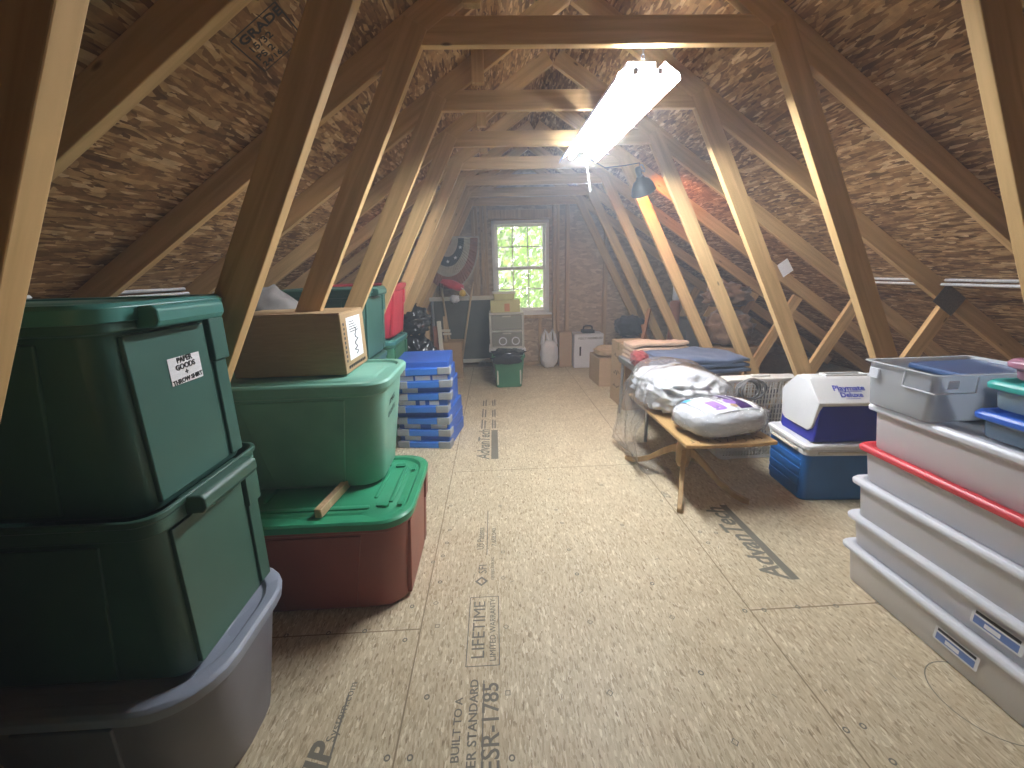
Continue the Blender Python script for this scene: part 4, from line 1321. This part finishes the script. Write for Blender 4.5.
decal('gold_dot', M['cardboard2'], -.03, .12, -.62, -.38, .0185, 12, True)
decal('blue_corner', M['sky_blue'], -.72, -.50, .42, .74)
for k in range(3):
    decal('text_line', M['cord_grey'], -.13 + .075 * k, -.10 + .075 * k, .05 if k else -.3, .68, .0165, 6)
decal('text_line', M['label_white'], .24, .29, -.1, .62, .0185, 6)

# comforter in a big clear bag draped over bench and floor
sack_o = None
t = thing('bagged_comforter', 'white comforter in a big clear plastic bag draped over the bench', 'comforter', (1.165, 2.50, .384))
bm = bmesh.new(); lump(bm, (-.02, .01, .112), (.235, .285, .118), 5, .16, 4.2, 1.7, 3.0, .92)
finish(bm, 'comforter', M['fill'], t, smooth=True)
bm = bmesh.new()
cs = [(.235, .008), (.255, .08), (.235, .165), (.15, .235), (.0, .275), (-.13, .27), (-.22, .22), (-.275, .13), (-.30, .02), (-.315, -.10), (-.32, -.22), (-.315, -.32), (-.28, -.368), (-.20, -.374), (-.10, -.376)]
nu, nv = 90, 60
def csp(s_):
    f_ = s_ * (len(cs) - 1); i = min(int(f_), len(cs) - 2); k = f_ - i
    p0, p1, p2, p3 = cs[max(i - 1, 0)], cs[i], cs[i + 1], cs[min(i + 2, len(cs) - 1)]
    def cr(a, b, c, d): return .5 * (2 * b + (c - a) * k + (2 * a - 5 * b + 4 * c - d) * k * k + (3 * b - a - 3 * c + d) * k ** 3)
    return cr(p0[0], p1[0], p2[0], p3[0]), cr(p0[1], p1[1], p2[1], p3[1])
g = {}
for i in range(nu + 1):
    s_ = i / nu
    x, z = csp(s_)
    for j in range(nv + 1):
        v = -1 + 2 * j / nv
        y = .03 + v * (.27 - .03 * s_)
        ed = max(0, abs(v) - .72) / .28
        k = 1 - .45 * ed ** 2
        xx = x if s_ > .55 else x
        zz = z * k if z > 0 else z
        w = noise.fractal(Vector((x * 4, y * 7, z * 4 + 3)), 1, 2, 4) * .035 * (1 if zz < .1 else .6)
        w2 = noise.fractal(Vector((x * 5 + 9, y * 3, z * 5)), 1, 2, 4) * .02
        hang = max(0, .1 - zz)
        g[i, j] = bm.verts.new((xx - w * (1.0 if s_ > .45 else .2), y + w2 + .05 * math.sin(v * 9) * hang, max(zz + (w * .9 if s_ < .5 else w * .25), -.380)))
for i in range(nu):
    for j in range(nv):
        bm.faces.new((g[i, j], g[i + 1, j], g[i + 1, j + 1], g[i, j + 1])).smooth = True
finish(bm, 'clear_bag', M['film'], t, smooth=True)

# coolers
t = thing('cooler', 'blue cooler with white lid on the floor under the picnic cooler', 'cooler', (1.855, 2.075, 0), math.radians(-4))
bm = bmesh.new(); loft(bm, [ringz(.225, .150, .035, 0), ringz(.232, .157, .035, .012), ringz(.248, .170, .035, .272)])
for k in range(4):
    z = .06 + .052 * k; e = .232 + .016 * z / .27
    box(bm, (-e - .0005, 0, z), (.007, .27, .034))
finish(bm, 'body', M['cooler_blue'], t, smooth=False, bevel=.003)
bm = bmesh.new(); loft(bm, [ringz(.252, .174, .035, .270), ringz(.254, .176, .035, .300), ringz(.246, .168, .032, .304)])
finish(bm, 'rim', M['white_plastic'], t, bevel=.002)
bm = bmesh.new(); loft(bm, [ringz(.244, .166, .03, .304), ringz(.262, .184, .035, .308), ringz(.262, .184, .035, .326), ringz(.252, .174, .032, .334), ringz(.20, .13, .025, .335)])
finish(bm, 'lid', M['white_plastic'], t, bevel=.002)
bm = bmesh.new()
for s in (-1, 1):
    tube(bm, [(s * .256, -.11, .288), (s * .264, -.105, .288), (s * .264, .105, .288), (s * .256, .11, .288)], .008, 6)
tube(bm, [(-.19, -.178, .288), (.19, -.178, .288)], .007, 6)
finish(bm, 'bail_handle', M['cream_plastic'], t)

def playmate():
    t = thing('cooler', 'small picnic cooler with sloped white lid on the blue cooler', 'cooler', (1.83, 2.055, .336), math.radians(-4))
    hl = .195
    bm = bmesh.new()
    body = [(-.125, 0), (-.142, .012), (-.150, .215), (.150, .215), (.142, .012), (.125, 0)]
    prism(bm, body, -hl, hl, 'x')
    finish(bm, 'body', M['play_blue'], t, bevel=.008, seg=3)
    # lid: tent over the body with end panels reaching down
    bm = bmesh.new()
    lid = [(-.153, .205), (-.155, .222), (-.050, .322), (-.036, .330), (.036, .330), (.050, .322), (.155, .222), (.153, .205)]
    prism(bm, lid, -hl + .004, hl - .004, 'x')
    for s in (-1, 1):
        end = [(-.095, .060), (.095, .060), (.122, .078), (.132, .105), (.155, .222), (.048, .325), (-.048, .325), (-.155, .222), (-.132, .105), (-.122, .078)]
        prism(bm, end, s * (hl - .012), s * (hl + .012), 'x')
    finish(bm, 'lid', M['white_plastic'], t, bevel=.005, seg=3)
    bm = bmesh.new()
    for s in (-1, 1):
        box(bm, (0, s * .024, .334), (.20, .010, .012))
        box(bm, (s * .10, 0, .334), (.012, .058, .012))
    finish(bm, 'handle', M['white_plastic'], t, bevel=.004)
    bm = bmesh.new(); box(bm, (0, 0, .3305), (.19, .040, .003)); finish(bm, 'handle_recess', M['cord_grey'], t)
    ln = Vector((0, .105, .100)).normalized()
    bm = bmesh.new()
    c = Vector((-.03, -.105, .2700))
    nrm = Vector((1, 0, 0)).cross(ln)
    for tx, d, sz in (('Playmate', .018, .044), ('Deluxe', -.022, .038)):
        text_bm(bm, tx, sz, frame4(c + ln * d + nrm * .0012, (1, 0, 0), ln), 'CENTER', 0, .0008)
    for w_, d in ((.12, -.002), (.07, -.044)):
        m4 = frame4(c + ln * d + nrm * .0015, (1, 0, 0), ln)
        bm.faces.new([bm.verts.new(m4 @ Vector(p)) for p in ((-w_ / 2, -.0015, 0), (w_ / 2, -.0015, 0), (w_ / 2, .0015, 0), (-w_ / 2, .0015, 0))])
    finish(bm, 'lettering', M['play_print'], t)
playmate()

# ------------------------------------------------------------------ clear boxes, right front
def clear_box(name, label, loc, L, W, H, body, lid, inset=.02, flange=.016, rz=0.0, group='clear boxes in the near pile', lid_label=None, rad=.03, cat='storage box', label_sticker=False, fill=None):
    """L along x, W along y"""
    t = thing(name, label, cat, loc, rz, group)
    hx, hy = L / 2 - flange, W / 2 - flange
    bm = bmesh.new()
    loft(bm, [ringz(hx - inset, hy - inset, rad, .002), ringz(hx - inset + .004, hy - inset + .004, rad, .008), ringz(hx - .003, hy - .003, rad, H - .032), ringz(hx + .006, hy + .006, rad, H - .026), ringz(hx + .006, hy + .006, rad, H - .012)], cap1=False)
    finish(bm, 'body', body, t, smooth=True, bevel=.002)
    if lid is not None:
        bm = bmesh.new()
        loft(bm, [ringz(hx + .008, hy + .008, rad, H - .020), ringz(hx + flange - .002, hy + flange - .002, rad, H - .026), ringz(hx + flange, hy + flange, rad, H - .012), ringz(hx + flange - .007, hy + flange - .007, rad, H - .002), ringz(hx - .006, hy - .006, rad, H - .001), ringz(hx - .016, hy - .016, rad, H - .012)])
        o = finish(bm, 'lid', lid, t, smooth=True, bevel=.002)
        if lid_label: o['label'] = lid_label
    if label_sticker:
        bm = bmesh.new()
        x = -hx + inset * .5 - .0045
        def q(y0, y1, z0, z1, mi, e): bm.faces.new([bm.verts.new(p) for p in ((x - e - .10 * 0, y1, z0), (x - e, y0, z0), (x - e, y0, z1), (x - e, y1, z1))]).material_index = mi
        y0, z0 = label_sticker
        q(y0, y0 + .125, z0, z0 + .05, 0, .004); q(y0 + .008, y0 + .118, z0 + .006, z0 + .03, 1, .0046)
        q(y0 + .008, y0 + .117, z0 + .036, z0 + .046, 2, .0046); q(y0 + .05, y0 + .09, z0 + .010, z0 + .024, 0, .005)
        finish(bm, 'sticker', [M['label_white'], M['label_blue'], M['ink']], t)
    if fill is not None:
        bm = bmesh.new(); lump(bm, (0, 0, H * .44), (hx - inset - .015, hy - inset - .015, H * .40), 4, .05, 6, hash(label) % 17, 5, .95)
        finish(bm, 'contents', fill, t, smooth=True)
    return t
M['pale_fill'] = cloth('pale_folded_cloth', (.86, .83, .84), (.76, .73, .74), 8)
M['rose_fill'] = cloth('rose_grey_cloth', (.74, .64, .65), (.62, .53, .54), 8)
px0 = 1.365
WY = .86
def lowbox(k, z, H, body, lid, label, lid_label=None, stick=False, fill=None, dx=0.0, yend=1.405):
    return clear_box('underbed_box', label, (px0 + dx + .185, yend - WY / 2, z), .37, WY, H, body, lid, lid_label=lid_label, label_sticker=stick, fill=fill)
lowbox(0, 0, .168, M['frost'], M['frost_lid'], 'flat milky box with white lid, on the floor at the pile bottom', None, (-.075, .060), M['pale_fill'])
lowbox(1, .157, .137, M['frost'], M['frost_lid'], 'flat milky box with white lid, second up from the floor', None, (-.155, .040), M['pale_fill'], .003, 1.412)
lowbox(2, .283, .160, M['frost'], M['frost_lid'], 'flat milky box with white lid, right under the red lidded one', None, None, M['pale_fill'], -.004, 1.415)
lowbox(3, .432, .148, M['frost'], M['red_lid'], 'flat milky box with a bright red lid', 'bright red lid', None, M['pale_fill'], .0, 1.42)
lowbox(4, .569, .172, M['frost'], M['frost_lid'], 'milky box with white lid, holding up the open clear box', None, None, M['rose_fill'], .0, 1.415)
# open clear box with a navy case inside
t = thing('open_box', 'open clear plastic box holding a navy case, on the pile top', 'storage box', (1.53, 1.285, .742), 0, 'clear boxes in the near pile')
bm = bmesh.new()
HB = .160
loft(bm, [ringz(.175, .105, .02, .001), ringz(.179, .109, .02, .007), ringz(.192, .122, .02, HB - .006), ringz(.204, .134, .022, HB - .004), ringz(.204, .134, .022, HB), ringz(.189, .119, .02, HB), ringz(.172, .102, .02, .008)])
finish(bm, 'body', M['clear_box'], t, smooth=True, bevel=.0015)
for (x0, y0, x1, y1) in ((-.193, -.12, -.193, -.02), (-.193, -.123, -.06, -.123)):
    bm = bmesh.new(); tube(bm, [(x0, y0, HB - .06), (x1, y1, HB - .06), (x1, y1, HB - .01)], .0025, 5); finish(bm, 'rib', M['frost_lid'], t)
for c_, s_ in (((-.196, .085, HB - .04), (.004, .035, .035)), ((-.14, -.126, HB - .032), (.032, .004, .026))):
    bm = bmesh.new(); box(bm, c_, s_); finish(bm, 'latch', M['frost_lid'], t, bevel=.001)
t = thing('navy_case', 'navy blue plastic case leaning inside the open clear box', 'case', (1.60, 1.295, .752), math.radians(3))
bm = bmesh.new(); box(bm, (0, 0, .060), (.24, .17, .118)); finish(bm, 'body', M['navy'], t, bevel=.006)
bm = bmesh.new(); box(bm, (0, 0, .129), (.265, .185, .02), rx=.03); o = finish(bm, 'lid', M['case_lid'], t, bevel=.006)
# small boxes with coloured lids
clear_box('lidded_box', 'clear box with a cobalt blue lid beside the open box', (1.565, .92, .739), .36, .36, .082, M['clear_blue'], M['blue_lid'], .012, .014, lid_label='cobalt blue lid', fill=M['navy'])
clear_box('lidded_box', 'clear box with an aqua lid on the cobalt lidded one', (1.58, .93, .822), .35, .35, .086, M['clear_teal'], M['aqua_lid'], .012, .014, lid_label='aqua lid', fill=M['pale_fill'])
clear_box('lidded_box', 'pink box topmost above the aqua lid', (1.605, .93, .908), .34, .33, .062, M['pink'], M['pink'], .010, .012, fill=M['pink'])

# ------------------------------------------------------------------ bundles behind the right legs
carton('cardboard_box', 'dark brown carton hidden behind the right legs under the bundle', (2.25, 3.86, 0), .42, .36, .50, M['cardboard'], 0)
sack('wrapped_bundle', 'brown plastic wrapped bundle behind the orange lit leg', 'bundle', (2.22, 3.86, .51), (.21, .19, .16), M['brown_bag'], 4.0, 'bundles behind the right legs', .3)
sack('wrapped_bundle', 'smaller crinkled bundle piled on the brown one', 'bundle', (2.20, 3.90, .865), (.19, .17, .11), M['brown_bag'], 9.0, 'bundles behind the right legs', .4)
t = thing('paper_roll', 'upright red roll with white cap between two right legs', 'roll', (1.93, 4.42, 0))
bm = bmesh.new(); lathe(bm, [(.001, .0), (.055, .0), (.055, .88), (.03, .90), (.001, .90)], 18); finish(bm, 'body', M['bunting_red'], t, smooth=True, bevel=.002)
bm = bmesh.new(); lathe(bm, [(.001, .90), (.032, .90), (.032, 1.06), (.025, 1.09), (.001, 1.09)], 18); finish(bm, 'cap', M['label_white'], t, smooth=True)
carton('cardboard_box', 'grey carton behind the right legs next to the red roll', (2.17, 4.45, 0), .30, .30, .70, M['cord_grey'], 0, None, False)
# white tag stapled to a rafter
bm = bmesh.new(); box(bm, (0, 0, 0), (.08, .002, .10))
o = finish(bm, 'paper_tag', M['paper']); o.location = (2.05, TY[4] - .003, 1.215); o.rotation_euler = (0, -.6, 0)
tag(o, 'small white paper tag on a rafter above the box fan', 'tag')

# ================================================================== camera and view
cam = bpy.data.cameras.new('camera')
cam.sensor_fit = 'HORIZONTAL'; cam.sensor_width = 36.0
cam.lens = 414.64 * 36.0 / 1024.0
cam.clip_start = .02; cam.clip_end = 200
co = bpy.data.objects.new('camera', cam); COL.objects.link(co)
r = Vector((0.9986900233623731, -0.04403061826087705, -0.026068024321523893))
u = Vector((0.0366690167012718, 0.26053158538896337, 0.9647687164439337))
w = Vector((0.035687819359334495, 0.9644607807838939, -0.2618048545751154))
m = Matrix((r, u, -w)).transposed().to_4x4()
m.translation = Vector((0, 0, 1.2402))
co.matrix_world = m
SC.camera = co

SC.view_settings.view_transform = 'Standard'
SC.view_settings.look = 'None'
SC.view_settings.gamma = 1.0
SC.view_settings.use_curve_mapping = False
SC.view_settings.exposure = 0.55
SC.cycles.use_denoising = True
SC.cycles.max_bounces = 10
SC.cycles.diffuse_bounces = 5
SC.cycles.transparent_max_bounces = 24
SC.cycles.sample_clamp_indirect = 6.0
SC.cycles.caustics_reflective = False
SC.cycles.caustics_refractive = False
